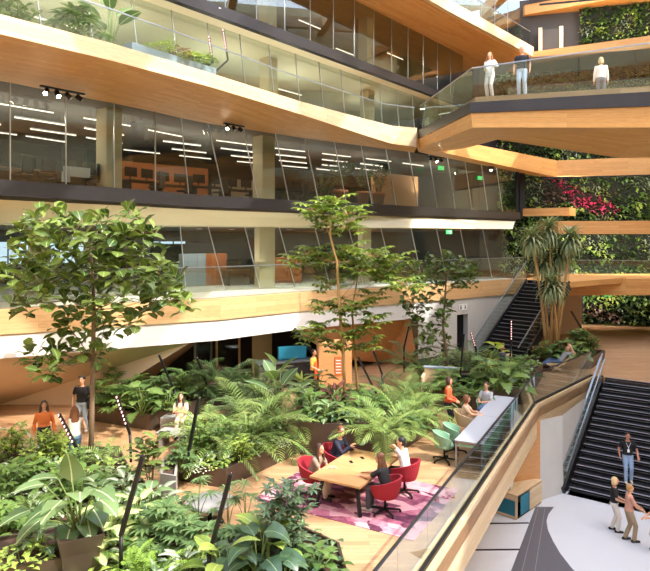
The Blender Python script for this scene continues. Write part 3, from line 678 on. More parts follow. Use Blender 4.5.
# ================================================================== LEAVES AND PLANTS
def prof(k, t):
    if k == 'oval': return max(.03, math.sin(PI * min(1, t ** .9)) ** .8)
    if k == 'heart': return max(.02, (min(1, t / .16) ** .5) * (1 - t ** 2.2) ** .9)
    if k == 'lance': return max(.03, math.sin(PI * t ** .75) ** .9)
    if k == 'obov': return max(.06, math.sin(PI * min(1, t ** 1.5)) ** .7 * .98)
    if k == 'strap': return max(.05, min(1, .45 + 4 * t) * (1 - t ** 3))
    if k == 'split': return max(.02, (min(1, t / .14) ** .5) * (1 - t ** 2.6) * (1 if int(t * 14) % 2 == 0 else .52))
    return 1
def leaf(mb, p, d, L, W, k='oval', droop=.7, fold=.2, n=5, mat=0, roll=0.0):
    p = V(p); d = V(d).normalized(); sd = d.cross(V((0, 0, 1)))
    if sd.length < .05: sd = V((1, 0, 0))
    sd.normalize()
    if roll: sd = Matrix.Rotation(roll, 3, d) @ sd
    vs = []; uv = []; fs = []; c = p.copy()
    if k == 'split': n = 14
    q = Matrix.Rotation(-droop / n, 3, sd); dd = d.copy()
    for i in range(n + 1):
        t = i / n; w = prof(k, t) * W / 2; up = sd.cross(dd)
        vs += [c - sd * w + up * (w * fold), c.copy(), c + sd * w + up * (w * fold)]
        uv += [(-prof(k, t), t), (0, t), (prof(k, t), t)]
        c = c + dd * (L / n); dd = q @ dd
    for i in range(n):
        a = i * 3; fs += [(a, a + 1, a + 4, a + 3), (a + 1, a + 2, a + 5, a + 4)]
    mb.raw(vs, fs, mat, True, uv); return c
def palmate(mb, p, d, L, W, lobes=9, spread=2.6, droop=.5, k='lance', n=3):
    d = V(d).normalized(); sd = d.cross(V((0, 0, 1)))
    if sd.length < .05: sd = V((1, 0, 0))
    sd.normalize(); up = sd.cross(d)
    for i in range(lobes):
        a = (i / (lobes - 1) - .5) * 2 * spread
        dv = d * math.cos(a) + sd * math.sin(a) + up * .1
        leaf(mb, p, dv, L * (1 - .28 * abs(a) / spread), W, k, droop, .25, n)
def frond(mb, st, p, d, L, pairs=16, ll=.34, lw=.035, arch=1.2, droop=.9, vee=.4):
    """a palm or fern frond: arching rachis and two rows of leaflets"""
    p = V(p); d = V(d).normalized(); sd = d.cross(V((0, 0, 1)))
    if sd.length < .05: sd = V((1, 0, 0))
    sd.normalize(); pts = [p.copy()]; dirs = [d.copy()]; n = pairs + 4; c = p.copy(); dd = d.copy(); q = Matrix.Rotation(-arch / n, 3, sd)
    for i in range(n): c = c + dd * (L / n); dd = q @ dd; pts.append(c.copy()); dirs.append(dd.copy())
    st.tube(pts[::4] + ([pts[-1]] if (n % 4) else []), [.011 * max(.35, 1 - i * 4 / n) for i in range(len(pts[::4]) + (1 if n % 4 else 0))], 5)
    for i in range(4, n + 1):
        t = (i - 4) / (n - 4); l = ll * (math.sin(PI * (.18 + .8 * t)) ** .7); up = sd.cross(dirs[i])
        for s in (-1, 1):
            dv = sd * s * .9 + dirs[i] * (.55 + .5 * t) + up * vee
            leaf(mb, pts[i], dv, l, lw, 'lance', droop * R.uniform(.7, 1.3), .1, 3)
def petiole(st, a, b, r=.009, sag=.12):
    a, b = V(a), V(b); m_ = (a + b) / 2 + V((0, 0, (b - a).length * sag)); st.tube([a, m_, b], [r * 1.3, r, r * .8], 5); return (b - m_).normalized()
LM = {
 'fig': leafm('fig_leaf', (46, 70, 36), (132, 152, 74), (156, 175, 105), .05, .3), 'umbrella': leafm('umbrella_leaf', (74, 108, 48), (160, 180, 74), (156, 175, 105), .06, .35),
 'magnolia': leafm('small_tree_leaf', (58, 82, 42), (126, 146, 74), None, .1, .25), 'dragon': leafm('dragon_leaf', (96, 116, 78), (176, 186, 140), None, .1, .25),
 'palm': leafm('palm_leaf', (93, 125, 63), (156, 175, 101), None, .1, .35), 'palm_dark': leafm('dark_palm_leaf', (62, 92, 53), (110, 137, 81), None, .1, .3),
 'heart': leafm('heart_leaf', (81, 111, 70), (129, 154, 103), (198, 210, 170), .05, .3), 'bright': leafm('bright_leaf', (126, 157, 63), (179, 197, 100), (205, 215, 145), .06, .4),
 'dief': leafm('dumb_cane_leaf', (81, 111, 57), (117, 144, 73), (201, 208, 142), .5, .35), 'silver': leafm('silver_leaf', (131, 151, 117), (176, 189, 155), (214, 219, 196), .3, .3),
 'dark': leafm('dark_leaf', (51, 77, 56), (82, 109, 79), (121, 143, 112), .04, .2, .32), 'mid': leafm('mid_leaf', (75, 107, 54), (119, 146, 75), None, .1, .32),
 'fern': leafm('fern_leaf', (111, 148, 56), (156, 185, 85), None, .1, .4), 'fan': leafm('fan_leaf', (75, 105, 64), (119, 144, 90), None, .1, .3),
 'schef': leafm('glossy_leaf', (55, 83, 61), (103, 126, 91), (139, 158, 119), .05, .25, .3), 'red': leafm('red_leaf', (109, 56, 61), (88, 88, 60), (147, 85, 91), .15, .3),
 'yellow': leafm('yellow_leaf', (203, 194, 84), (169, 179, 80), None, .1, .4), 'lime': leafm('lime_leaf', (177, 198, 74), (206, 212, 106), None, .1, .45), 'pinkf': leafm('pink_flower', (196, 100, 96), (208, 134, 130), None, .1, .3), 'copper': leafm('copper_leaf', (167, 96, 61), (147, 107, 65), None, .1, .3)}
M['bark'] = plain('grey_bark', (128, 104, 82), .9, 0, .2, 20, bump=.4); M['stem'] = plain('green_stem', (108, 128, 66), .6, 0, .15, 10); M['cane'] = plain('tan_cane', (196, 154, 100), .8, 0, .12, 20); M['dstem'] = plain('brown_stem', (92, 74, 54), .8, 0, .15, 10)

def ros(n, L, W, k, mat, h, spread=1.0, droop=.8, up=.5, midh=True, stem='stem', fold=.2, roll=.3):
    """leaves on stalks rising from one crown"""
    def f(root):
        fo, st = MB(), MB()
        for i in range(n):
            a = i * 2.4 + R.uniform(-.3, .3); q = i / n; hh = h * (1 - .75 * q if midh else R.uniform(.5, 1)) * R.uniform(.85, 1.1); rr = spread * h * (.12 + .55 * q) * R.uniform(.8, 1.2)
            b = V((rr * math.cos(a), rr * math.sin(a), max(.05, hh))); petiole(st, (R.uniform(-.03, .03), R.uniform(-.03, .03), 0), b, .006 + L * .012)
            dv = V((math.cos(a), math.sin(a), up * (1 - 1.1 * q) + R.uniform(-.15, .25)))
            leaf(fo, b, dv, L * R.uniform(.75, 1.1), W * R.uniform(.8, 1.1), k, droop * R.uniform(.7, 1.3), fold, 5, 0, R.uniform(-roll, roll))
        st.build('stalks', M[stem], root); fo.build('foliage', LM[mat], root)
    return f
def fanp(n, L, W, lobes, mat, h, spread=1.0, droop=.6):
    def f(root):
        fo, st = MB(), MB()
        for i in range(n):
            a = i * 2.4 + R.uniform(-.3, .3); q = i / n; rr = spread * h * (.1 + .6 * q); b = V((rr * math.cos(a), rr * math.sin(a), h * (1 - .7 * q) * R.uniform(.9, 1.1)))
            petiole(st, (0, 0, 0), b, .008); palmate(fo, b, V((math.cos(a), math.sin(a), .35 - .5 * q)), L * R.uniform(.8, 1.1), W, lobes, 2.3, droop)
        st.build('stalks', M['stem'], root); fo.build('foliage', LM[mat], root)
    return f
def palm(n, L, mat, pairs=17, ll=.42, lw=.04, h0=.1, arch=1.3, lean=.9, stems=0):
    def f(root):
        fo, st = MB(), MB()
        for i in range(n):
            a = i * 2.4 + R.uniform(-.3, .3); q = i / n; e = 1.35 - q * lean; b = V((.1 * math.cos(a), .1 * math.sin(a), h0))
            frond(fo, st, b, V((math.cos(a) * math.cos(e), math.sin(a) * math.cos(e), math.sin(e))), L * R.uniform(.75, 1.1), pairs, ll, lw, arch * R.uniform(.7, 1.2))
        if h0 > .3: st.tube([(0, 0, 0), (0, 0, h0 + .05)], [.09, .06], 8)
        for j in range(stems):
            a = j * 2.1; st.tube([(.08 * math.cos(a), .08 * math.sin(a), 0), (.14 * math.cos(a), .14 * math.sin(a), L * .45)], [.025, .015], 6)
        st.build('stalks', M['stem'], root); fo.build('foliage', LM[mat], root)
    return f
def bush(stems, h, r, L, W, k, mat, per=12, pal=0, stem='dstem', droop=.6, start=.25):
    """upright stems with leaves, or palmate leaf fans, set along them"""
    def f(root):
        fo, st = MB(), MB()
        for j in range(stems):
            a = j * 2.4 + R.uniform(-.4, .4); rr = r * math.sqrt((j + .3) / stems); tip = V((rr * math.cos(a), rr * math.sin(a), h * R.uniform(.75, 1.05) * (1 - .25 * rr / max(r, .01)))); b = V((tip.x * .15, tip.y * .15, 0)); m_ = b.lerp(tip, .55) + V((tip.x * -.15, tip.y * -.15, .05))
            st.tube([b, m_, tip], [.014, .011, .006], 5)
            for i in range(per):
                t = start + (1 - start) * (i + 1) / per; p = b.lerp(m_, t * 2) if t < .5 else m_.lerp(tip, t * 2 - 1); b_ = i * 2.4 + j
                dv = V((math.cos(b_), math.sin(b_), .55 - .5 * (1 - t)))
                if pal:
                    e = p + dv * L * .55; petiole(st, p, e, .004); palmate(fo, e, dv, L * R.uniform(.8, 1.1), W, pal, 2.7, droop)
                else: leaf(fo, p, dv, L * R.uniform(.7, 1.1), W, k, droop * R.uniform(.6, 1.3), .2, 4, 0, R.uniform(-.3, .3))
        st.build('stems', M[stem], root); fo.build('foliage', LM[mat], root)
    return f
def mat_(n, r, L, W, k, mat, h=.25):
    """low spreading plant"""
    def f(root):
        fo, st = MB(), MB()
        for i in range(n):
            a = R.uniform(0, 6.28); q = math.sqrt(R.random()) * r; z = h * (1 - (q / r) ** 2 * .7) * R.uniform(.4, 1.1); p = V((q * math.cos(a), q * math.sin(a), z)); a2 = a + R.uniform(-1, 1)
            leaf(fo, p, V((math.cos(a2), math.sin(a2), R.uniform(0, .6))), L * R.uniform(.6, 1.1), W, k, .9, .2, 4)
            if i % 3 == 0: st.tube([(p.x * .5, p.y * .5, 0), p], .004, 4)
        st.build('stems', M['stem'], root); fo.build('foliage', LM[mat], root)
    return f
KIND = {
 'areca_palm': palm(15, 2.1, 'palm', 19, .5, .045, .15, 1.5, 1.0, 4), 'dark_palm': palm(13, 1.7, 'palm_dark', 18, .5, .05, .15, 1.3, 1.1), 'small_palm': palm(12, 1.0, 'palm', 14, .3, .03, .1, 1.3, 1.1), 'trunk_palm': palm(15, 1.35, 'palm', 18, .42, .04, .75, 1.5, 1.1),
 'fern': palm(22, .75, 'fern', 16, .13, .028, .05, 1.2, 1.2), 'dark_fern': palm(20, .8, 'mid', 16, .16, .03, .05, 1.3, 1.3),
 'dumb_cane': ros(16, .5, .24, 'oval', 'dief', .62, 1.0, .9), 'silver_aglaonema': ros(18, .34, .15, 'oval', 'silver', .42, 1.0, .8), 'peace_lily': ros(22, .42, .15, 'lance', 'mid', .5, 1.0, .9),
 'heart_philodendron': ros(15, .4, .3, 'heart', 'heart', .6, 1.0, 1.1), 'monstera': ros(15, .58, .5, 'split', 'mid', .85, 1.1, 1.0), 'split_philodendron': fanp(14, .38, .09, 9, 'mid', .75, 1.1), 'fan_philodendron': fanp(12, .4, .085, 11, 'fan', .8, 1.05),
 'alocasia': ros(12, .62, .42, 'heart', 'dark', .85, 1.0, 1.1, .3), 'bright_alocasia': ros(7, .6, .34, 'oval', 'bright', .75, .7, .9, .8), 'fatsia': fanp(16, .3, .1, 8, 'mid', .6, 1.1), 'silver_fatsia': fanp(16, .3, .1, 8, 'fan', .62, 1.15),
 'anthurium': ros(16, .5, .26, 'heart', 'mid', .6, 1.1, 1.0), 'red_cordyline': ros(26, .55, .11, 'lance', 'red', .5, .8, .9, .9), 'bird_nest_fern': ros(20, .8, .14, 'strap', 'bright', .12, 1.0, 1.1, 1.3, False), 'strelitzia': ros(9, .85, .42, 'oval', 'heart', 1.5, .45, .5, 1.6),
 'green_shrub': bush(9, 1.1, .5, .22, .1, 'oval', 'mid', 13), 'light_shrub': bush(9, .9, .5, .2, .09, 'oval', 'bright', 12), 'schefflera': bush(7, 1.6, .55, .26, .08, 'lance', 'schef', 9, 8, start=.2), 'leafy_schefflera': bush(6, 1.0, .45, .22, .07, 'lance', 'umbrella', 7, 7),
 'young_fig': bush(5, 1.5, .35, .38, .24, 'obov', 'fig', 10, 0, 'bark'), 'rubber_plant': bush(4, 1.2, .3, .34, .16, 'oval', 'dark', 10), 'croton': bush(6, .7, .3, .24, .08, 'lance', 'yellow', 9), 'lime_plant': ros(7, .55, .42, 'heart', 'lime', .9, .5, .8, .7),
 'pothos': mat_(90, .5, .16, .12, 'heart', 'bright', .3), 'ivy': mat_(120, .55, .13, .1, 'heart', 'mid', .28), 'white_ivy': mat_(110, .5, .12, .08, 'oval', 'silver', .3), 'copper_plant': mat_(60, .3, .18, .11, 'oval', 'copper', .4),
 'umbrella_reed': fanp(5, .3, .05, 10, 'fan', .95, .5, .9), 'ficus_bush': bush(10, 2.0, .8, .27, .14, 'oval', 'mid', 24, 0, 'bark'), 'medinilla': bush(6, .45, .4, .26, .12, 'oval', 'mid', 8), 'pink_bloom': ros(9, .22, .09, 'lance', 'pinkf', .55, .3, .6, 1.2)}
PROTO = {}
def plant(kind, p, s, label, cat='plant', group=None, rz=None):
    if kind not in PROTO:
        r = empty(kind, (0, 0, 0)); KIND[kind](r); PROTO[kind] = r; o = r
    else: o = copy_tree(PROTO[kind])
    o.location = p; o.scale = (s, s, s * R.uniform(.93, 1.08)); o.rotation_euler = (0, 0, R.uniform(0, 6.28) if rz is None else rz)
    for k in ('group',):
        if k in o: del o[k]
    return tag(o, label, cat, group)
# ================================================================== GREEN WALLS
M['moss'] = plain('dark_moss', (20, 24, 14), .95, 0, .3, 6)
def gw(z0, z1, x0, x1, seed, label):
    """planted wall panel: thousands of leaves in patches of different kinds"""
    def P(x, z, o=0): return V((x, 46.2 - (x - 11.5) * .281 - .5 - o, z))
    mb = MB(); mb.face([P(x0, z0), P(x1, z0), P(x1, z1), P(x0, z1)]); mb.face([P(x0, z1), P(x1, z1), P(x1, z1, -.3), P(x0, z1, -.3)]); struct(mb.build('trim_green_wall_backing', M['moss']))
    fo = MB(); rr = random.Random(seed)
    for i in range(int((x1 - x0) * (z1 - z0) * 52)):
        x, z = rr.uniform(x0, x1), rr.uniform(z0, z1); a = noise.noise(V((x * .55, z * .75, seed))) + .25 * noise.noise(V((x * 2, z * 2, seed + 5)))
        b = noise.noise(V((x * .4 + 9, z * .8, seed + 3)))
        m = 0 if a < -.18 else 1 if a < .1 else 2 if a < .27 else 4
        if b > .3: m = 5 if seed % 2 else 0
        if seed == 3 and abs((x - 18.2) * .75 + (z - 8.9) * 1.0 - noise.noise(V((x * 1.5, z, 1))) * .5) < .55 + .25 * (9.6 - z): m = 3 if x < 20.6 and z > 7.9 else m
        if m == 0 and rr.random() < .25: continue
        L = (.3, .34, .3, .26, .34, .3)[m] * rr.uniform(.8, 1.6)
        leaf(fo, P(x, z, rr.uniform(.02, .22)), V((rr.uniform(-1, 1), -.75, rr.uniform(-.5, .7))), L, L * (.42 if m != 4 else .2), 'oval' if m != 4 else 'lance', 1.2, .2, 3, m)
    o = fo.build('green_wall_foliage', GREENS); tag(o, label, 'green wall', kind='stuff')
gw(.1, 3.6, 18.3, 28, 1, 'lowest strip of green wall, dark foliage behind the far oak floor')
gw(3.6, 7.3, 12.8, 28, 2, 'green wall strip behind the glass balustrade and between two oak beams')
gw(7.3, 11.2, 12.6, 28, 3, 'green wall strip with a magenta patch of leaves under the upper oak beam')
gw(11.2, 15.0, 12.6, 28, 4, 'green wall strip seen through the bridge balustrade')
gw(15.0, 18.0, 12.6, 28, 6, 'green wall strip just below the topmost far balcony')
gw(18.2, 22.4, 18.0, 28, 5, 'topmost green wall beside the dark door')

# ================================================================== PLANTERS
def planter(name, poly, h, label, m='bronze', z0=0.0, t=.05, soil=.06, cat='planter'):
    cx = sum(p[0] for p in poly) / len(poly); cy = sum(p[1] for p in poly) / len(poly); q = [(p[0] - cx, p[1] - cy) for p in poly]
    ar = sum(q[i][0] * q[(i + 1) % len(q)][1] - q[(i + 1) % len(q)][0] * q[i][1] for i in range(len(q)))
    if ar < 0: q = q[::-1]
    root = empty(name, (cx, cy, z0), 0, label, cat); mb = MB(); n = len(q); inn = []
    for i in range(n):
        a, b, c = V(q[i - 1]), V(q[i]), V(q[(i + 1) % n]); n1 = (b - a).normalized(); n2 = (c - b).normalized(); bis = (V((-n1.y, n1.x)) + V((-n2.y, n2.x))).normalized()
        inn.append(b + bis * (t / max(.4, bis.dot(V((-n1.y, n1.x))))))
    for i in range(n):
        a, b = q[i], q[(i + 1) % n]; c, d = inn[i], inn[(i + 1) % n]
        mb.face([(a[0], a[1], 0), (b[0], b[1], 0), (b[0], b[1], h), (a[0], a[1], h)]); mb.face([(a[0], a[1], h), (b[0], b[1], h), (d.x, d.y, h), (c.x, c.y, h)])
        mb.face([(d.x, d.y, 0), (c.x, c.y, 0), (c.x, c.y, h), (d.x, d.y, h)])
    mb.build('box', M[m], root)
    mb = MB(); mb.face([(p.x, p.y, h - soil) for p in inn]); mb.build('soil', M['soil'], root); return root
def fl(*pp): return [tuple(on(x, y, 0)[:2]) for x, y in pp]
planter('planter', [(-10.5, 9.6), (-2.45, 9.2), (-2.2, 11.5), (-3.3, 13.3), (-4.75, 15.2), (-5.6, 16.9), (-10.8, 16.9)], .42, 'big low bronze planter bed in the foreground around the tall pedestal pot')
planter('planter', [(-2.3, 9.3), (.5, 9.2), (.26, 11.3), (-.7, 12.2), (-2.0, 11.9)], .56, 'front bronze planter bed with the glossy schefflera, nearest the rug')
planter('planter', [(-3.95, 15.7), (-2.42, 15.1), (-.8, 17.5), (-1.9, 20.2), (-4.3, 18.9)], .46, 'long low bronze planter bed with feathery palms, beside the table floor')
planter('planter', [(-.76, 17.5), (1.35, 17.0), (2.1, 19.0), (1.5, 21.2), (-1.0, 21.6)], .92, 'tall dark bronze planter standing behind the meeting table')
planter('planter', [(1.45, 17.35), (2.3, 17.9), (3.6, 19.9), (3.1, 22.2), (1.65, 21.2), (2.2, 19.0)], .42, 'low bronze planter of arching palms between table and standing woman')
planter('planter', [(3.55, 22.6), (5.2, 21.9), (7.4, 22.8), (9.6, 27.3), (6.4, 29.8), (4.2, 28.0)], .62, 'wide back planter bed with leafy plants near the recliner')
planter('planter', [(9.3, 28.95), (12.4, 28.9), (14.0, 31.0), (12.6, 31.5), (10.9, 30.3)], .5, 'far planter bed at the foot of the thin-stemmed tree')
planter('planter', [(-8.2, 20.9), (-5.5, 19.6), (-4.9, 21.0), (-2.8, 22.6), (-3.6, 24.6), (-8.2, 22.5)], .5, 'bronze planter bed against the sloping plaster wall')
planter('planter', [(-3.3, 20.6), (-1.6, 21.9), (-1.6, 24), (-3.4, 23.6)], .45, 'shaded planter bed behind the lit path, below the white band')
# tall square pedestal pot
q = V((-4.15, 10.45, 0)); r_ = empty('pedestal_pot', q, .5, 'tall bronze square pot in the foreground with a big heart-leaved plant', 'planter')
mb = MB(); n4 = []
for z, w in ((0, .22), (.9, .3), (1.18, .36), (1.18, .33), (1.08, .32)): n4.append([V((sx * w, sy * w, z)) for sx, sy in ((-1, -1), (1, -1), (1, 1), (-1, 1))])
for a, b in zip(n4, n4[1:]):
    for i in range(4): mb.face([a[i], a[(i + 1) % 4], b[(i + 1) % 4], b[i]])
mb.build('box', M['bronze'], r_); mb = MB(); mb.face(n4[-1]); mb.build('soil', M['soil'], r_)
for (px, py, z, w, h, a, lb) in ((30, 566, .4, .62, .5, .4, 'low square bronze box in the corner of the foreground bed'),):
    p = on(px, py + 8, z); c_, s_ = math.cos(a), math.sin(a)
    planter('planter', [(p.x + x * c_ - y * s_, p.y + x * s_ + y * c_) for x, y in ((-w, -w), (w, -w), (w, w), (-w, w))], h, lb, z0=.36)
planter('planter', fl((160, 500), (176, 503), (178, 486), (163, 484)), .62, 'small grey stone planter cube at the end of the palm bed', 'stone')

# ================================================================== TREES
def tree(name, base, trunk, clusters, cl, leafmat, barkm, label, r0=.09, bw=.015):
    """trunk: points; clusters: points where twigs end in leaves"""
    root = empty(name, base, 0, label, 'tree'); st = MB(); pts = [V(p) - base for p in trunk]; n = len(pts)
    st.tube(pts, [r0 * (1 - .55 * i / (n - 1)) for i in range(n)], 9); st.build('trunk', M[barkm], root)
    br = MB(); fo = MB()
    top = pts[-1]; low = min(c.z for c in [V(c) - base for c in clusters]); node = [(p, 0.0) for p in pts[1:]]
    for c in sorted([V(c) - base for c in clusters], key=lambda c: (c - pts[-2]).length):
        a, g = min(node, key=lambda q: (c - q[0]).length + .35 * q[1] + max(0, q[0].z - c.z + .1) * 1.5); mid_ = a.lerp(c, .5) + V((0, 0, -.06 * (c - a).length)) + V((R.uniform(-.05, .05), R.uniform(-.05, .05), 0)); w = bw * (1.0 if g == 0 else .7); br.tube([a, mid_, c], [w, w * .8, w * .55], 6)
        node.append((c, g + (c - a).length)); cl(fo, br, c, (c - mid_).normalized())
    br.build('branches', M[barkm], root); fo.build('foliage', LM[leafmat], root); return root
def cluster(nl, L, W, k, spread=.25, droop=.5):
    def f(fo, br, c, d):
        for i in range(nl):
            a = i * 2.4 + R.uniform(-.3, .3); q = i / nl; dv = V((math.cos(a) * (.35 + q), math.sin(a) * (.35 + q), .9 - 1.3 * q)); p = c - V((0, 0, q * spread)) + V((R.uniform(-1, 1), R.uniform(-1, 1), R.uniform(-.4, .6))) * (spread * .6)
            leaf(fo, p, dv, L * R.uniform(.7, 1.1), W * R.uniform(.8, 1.1), k, droop * R.uniform(.5, 1.4), .18, 4, 0, R.uniform(-.5, .5))
    return f
def pcluster(nl, L, W, pet, lobes=9):
    def f(fo, br, c, d):
        for i in range(nl):
            a = i * 2.4 + R.uniform(-.4, .4); e = c + V((math.cos(a), math.sin(a), .6 - 1.15 * i / nl)) * pet * R.uniform(.6, 1.1); petiole(br, c, e, .007)
            palmate(fo, e, V((math.cos(a), math.sin(a), .25)), L * R.uniform(.8, 1.15), W, lobes, 2.8, .9)
    return f
tb = on(91, 458, .36); Y0 = tb.y
cl1 = [(25, 228), (40, 217), (62, 214), (80, 224), (100, 217), (125, 228), (131, 213), (146, 230), (15, 252), (40, 248), (66, 244), (90, 242), (115, 245), (140, 250), (160, 264), (175, 278), (8, 272), (33, 275), (60, 275), (85, 268), (110, 270), (137, 275), (160, 292), (183, 298), (20, 300), (45, 293), (70, 300), (95, 292), (120, 295), (147, 300), (131, 318), (65, 322), (76, 345), (33, 350), (58, 352), (47, 364), (106, 322), (88, 312), (101, 350), (52, 232), (75, 258), (100, 258), (125, 262), (150, 276), (50, 262), (28, 262), (170, 290), (108, 235)]
tree('fiddle_leaf_fig', tb, [tb, at(92, 410, Y0), at(93, 360, Y0), at(94, 310, Y0), at(92, 270, Y0), at(90, 240, Y0)], [at(x, y, Y0 + R.uniform(-1.6, 1.6)) for x, y in cl1 for _ in (0, 1)], cluster(13, .4, .27, 'obov', .36, .8), 'fig', 'bark', 'large fiddle-leaf fig tree with a broad crown before the white band', .075)
tb = on(345, 402, .86); Y0 = tb.y
cl2 = [(333, 204), (314, 211), (348, 214), (326, 222), (345, 228), (310, 254), (328, 260), (345, 252), (372, 256), (392, 262), (362, 270), (384, 276), (405, 284), (300, 262), (325, 306), (345, 312), (358, 306), (318, 328), (352, 332), (374, 320), (312, 338), (338, 346), (366, 345), (330, 285), (372, 296)]
tree('umbrella_tree', tb, [tb, at(343, 350, Y0), at(339, 300, Y0), at(337, 262, Y0), at(330, 235, Y0), at(331, 218, Y0)], [at(x, y, Y0 + R.uniform(-.8, .8)) for x, y in cl2[:13]], pcluster(10, .42, .16, .5), 'umbrella', 'cane', 'tall slim umbrella tree with tiered leaf fans in the dark planter', .06, bw=.014)
tree('umbrella_tree', on(358, 398, .86), [on(358, 398, .86), at(355, 350, Y0 + .5), at(352, 310, Y0 + .4), at(358, 275, Y0 + .4)], [at(x, y, Y0 + .4 + R.uniform(-.7, .7)) for x, y in cl2[13:]], pcluster(8, .4, .15, .45), 'umbrella', 'cane', 'shorter umbrella tree with drooping fans, close against the tall slim one', .045, bw=.012)
tb = on(447, 372, .58); Y0 = tb.y
cl3 = [(413, 266), (430, 262), (445, 257), (460, 262), (471, 268), (420, 280), (437, 284), (455, 278), (470, 276), (409, 296), (424, 300), (417, 320), (432, 330), (440, 316), (424, 342), (447, 303), (450, 268), (430, 273), (462, 272), (412, 308), (445, 340)]
tree('slender_ficus', tb, [tb, at(446, 350, Y0), at(443, 325, Y0), at(445, 300, Y0), at(446, 280, Y0), at(446, 265, Y0)], [at(x, y, Y0 + R.uniform(-.9, .9)) for x, y in cl3 for _ in (0, 1)], cluster(18, .36, .2, 'obov', .42, .7), 'magnolia', 'bark', 'slender small-leaved ficus tree before the concrete wall and dark doorway', .06, bw=.014)
tb = on(552, 355, .45); Y0 = tb.y
root = empty('dragon_tree', tb, 0, 'tall dragon tree of several thin tan stems beside the back stairs', 'tree')
for bx, mx, tx, ty, dy in ((547, 541, 532, 238, 0), (551, 552, 549, 229, .3), (556, 563, 571, 238, -.2), (549, 546, 545, 262, .6), (557, 556, 552, 285, -.7), (553, 559, 560, 252, .5)):
    b, m_, t = at(bx, 355, Y0) - tb, at(mx, (355 + ty) / 2, Y0 + dy * .5) - tb, at(tx, ty, Y0 + dy) - tb; b.z = 0
    st = MB(); st.tube([b, m_, t], [.085, .07, .05], 8); s_ = st.build('stem', M['cane'], root); fo = MB()
    for i in range(110):
        a = i * 2.4; q = i / 110; dv = V((math.cos(a) * (.15 + q), math.sin(a) * (.15 + q), 1.1 - 1.7 * q)); leaf(fo, t + V((0, 0, -q * .25)), dv, R.uniform(.85, 1.2), .12, 'strap', 1.7, .2, 5)
    fo.build('leaf_tuft', LM['dragon'], s_)

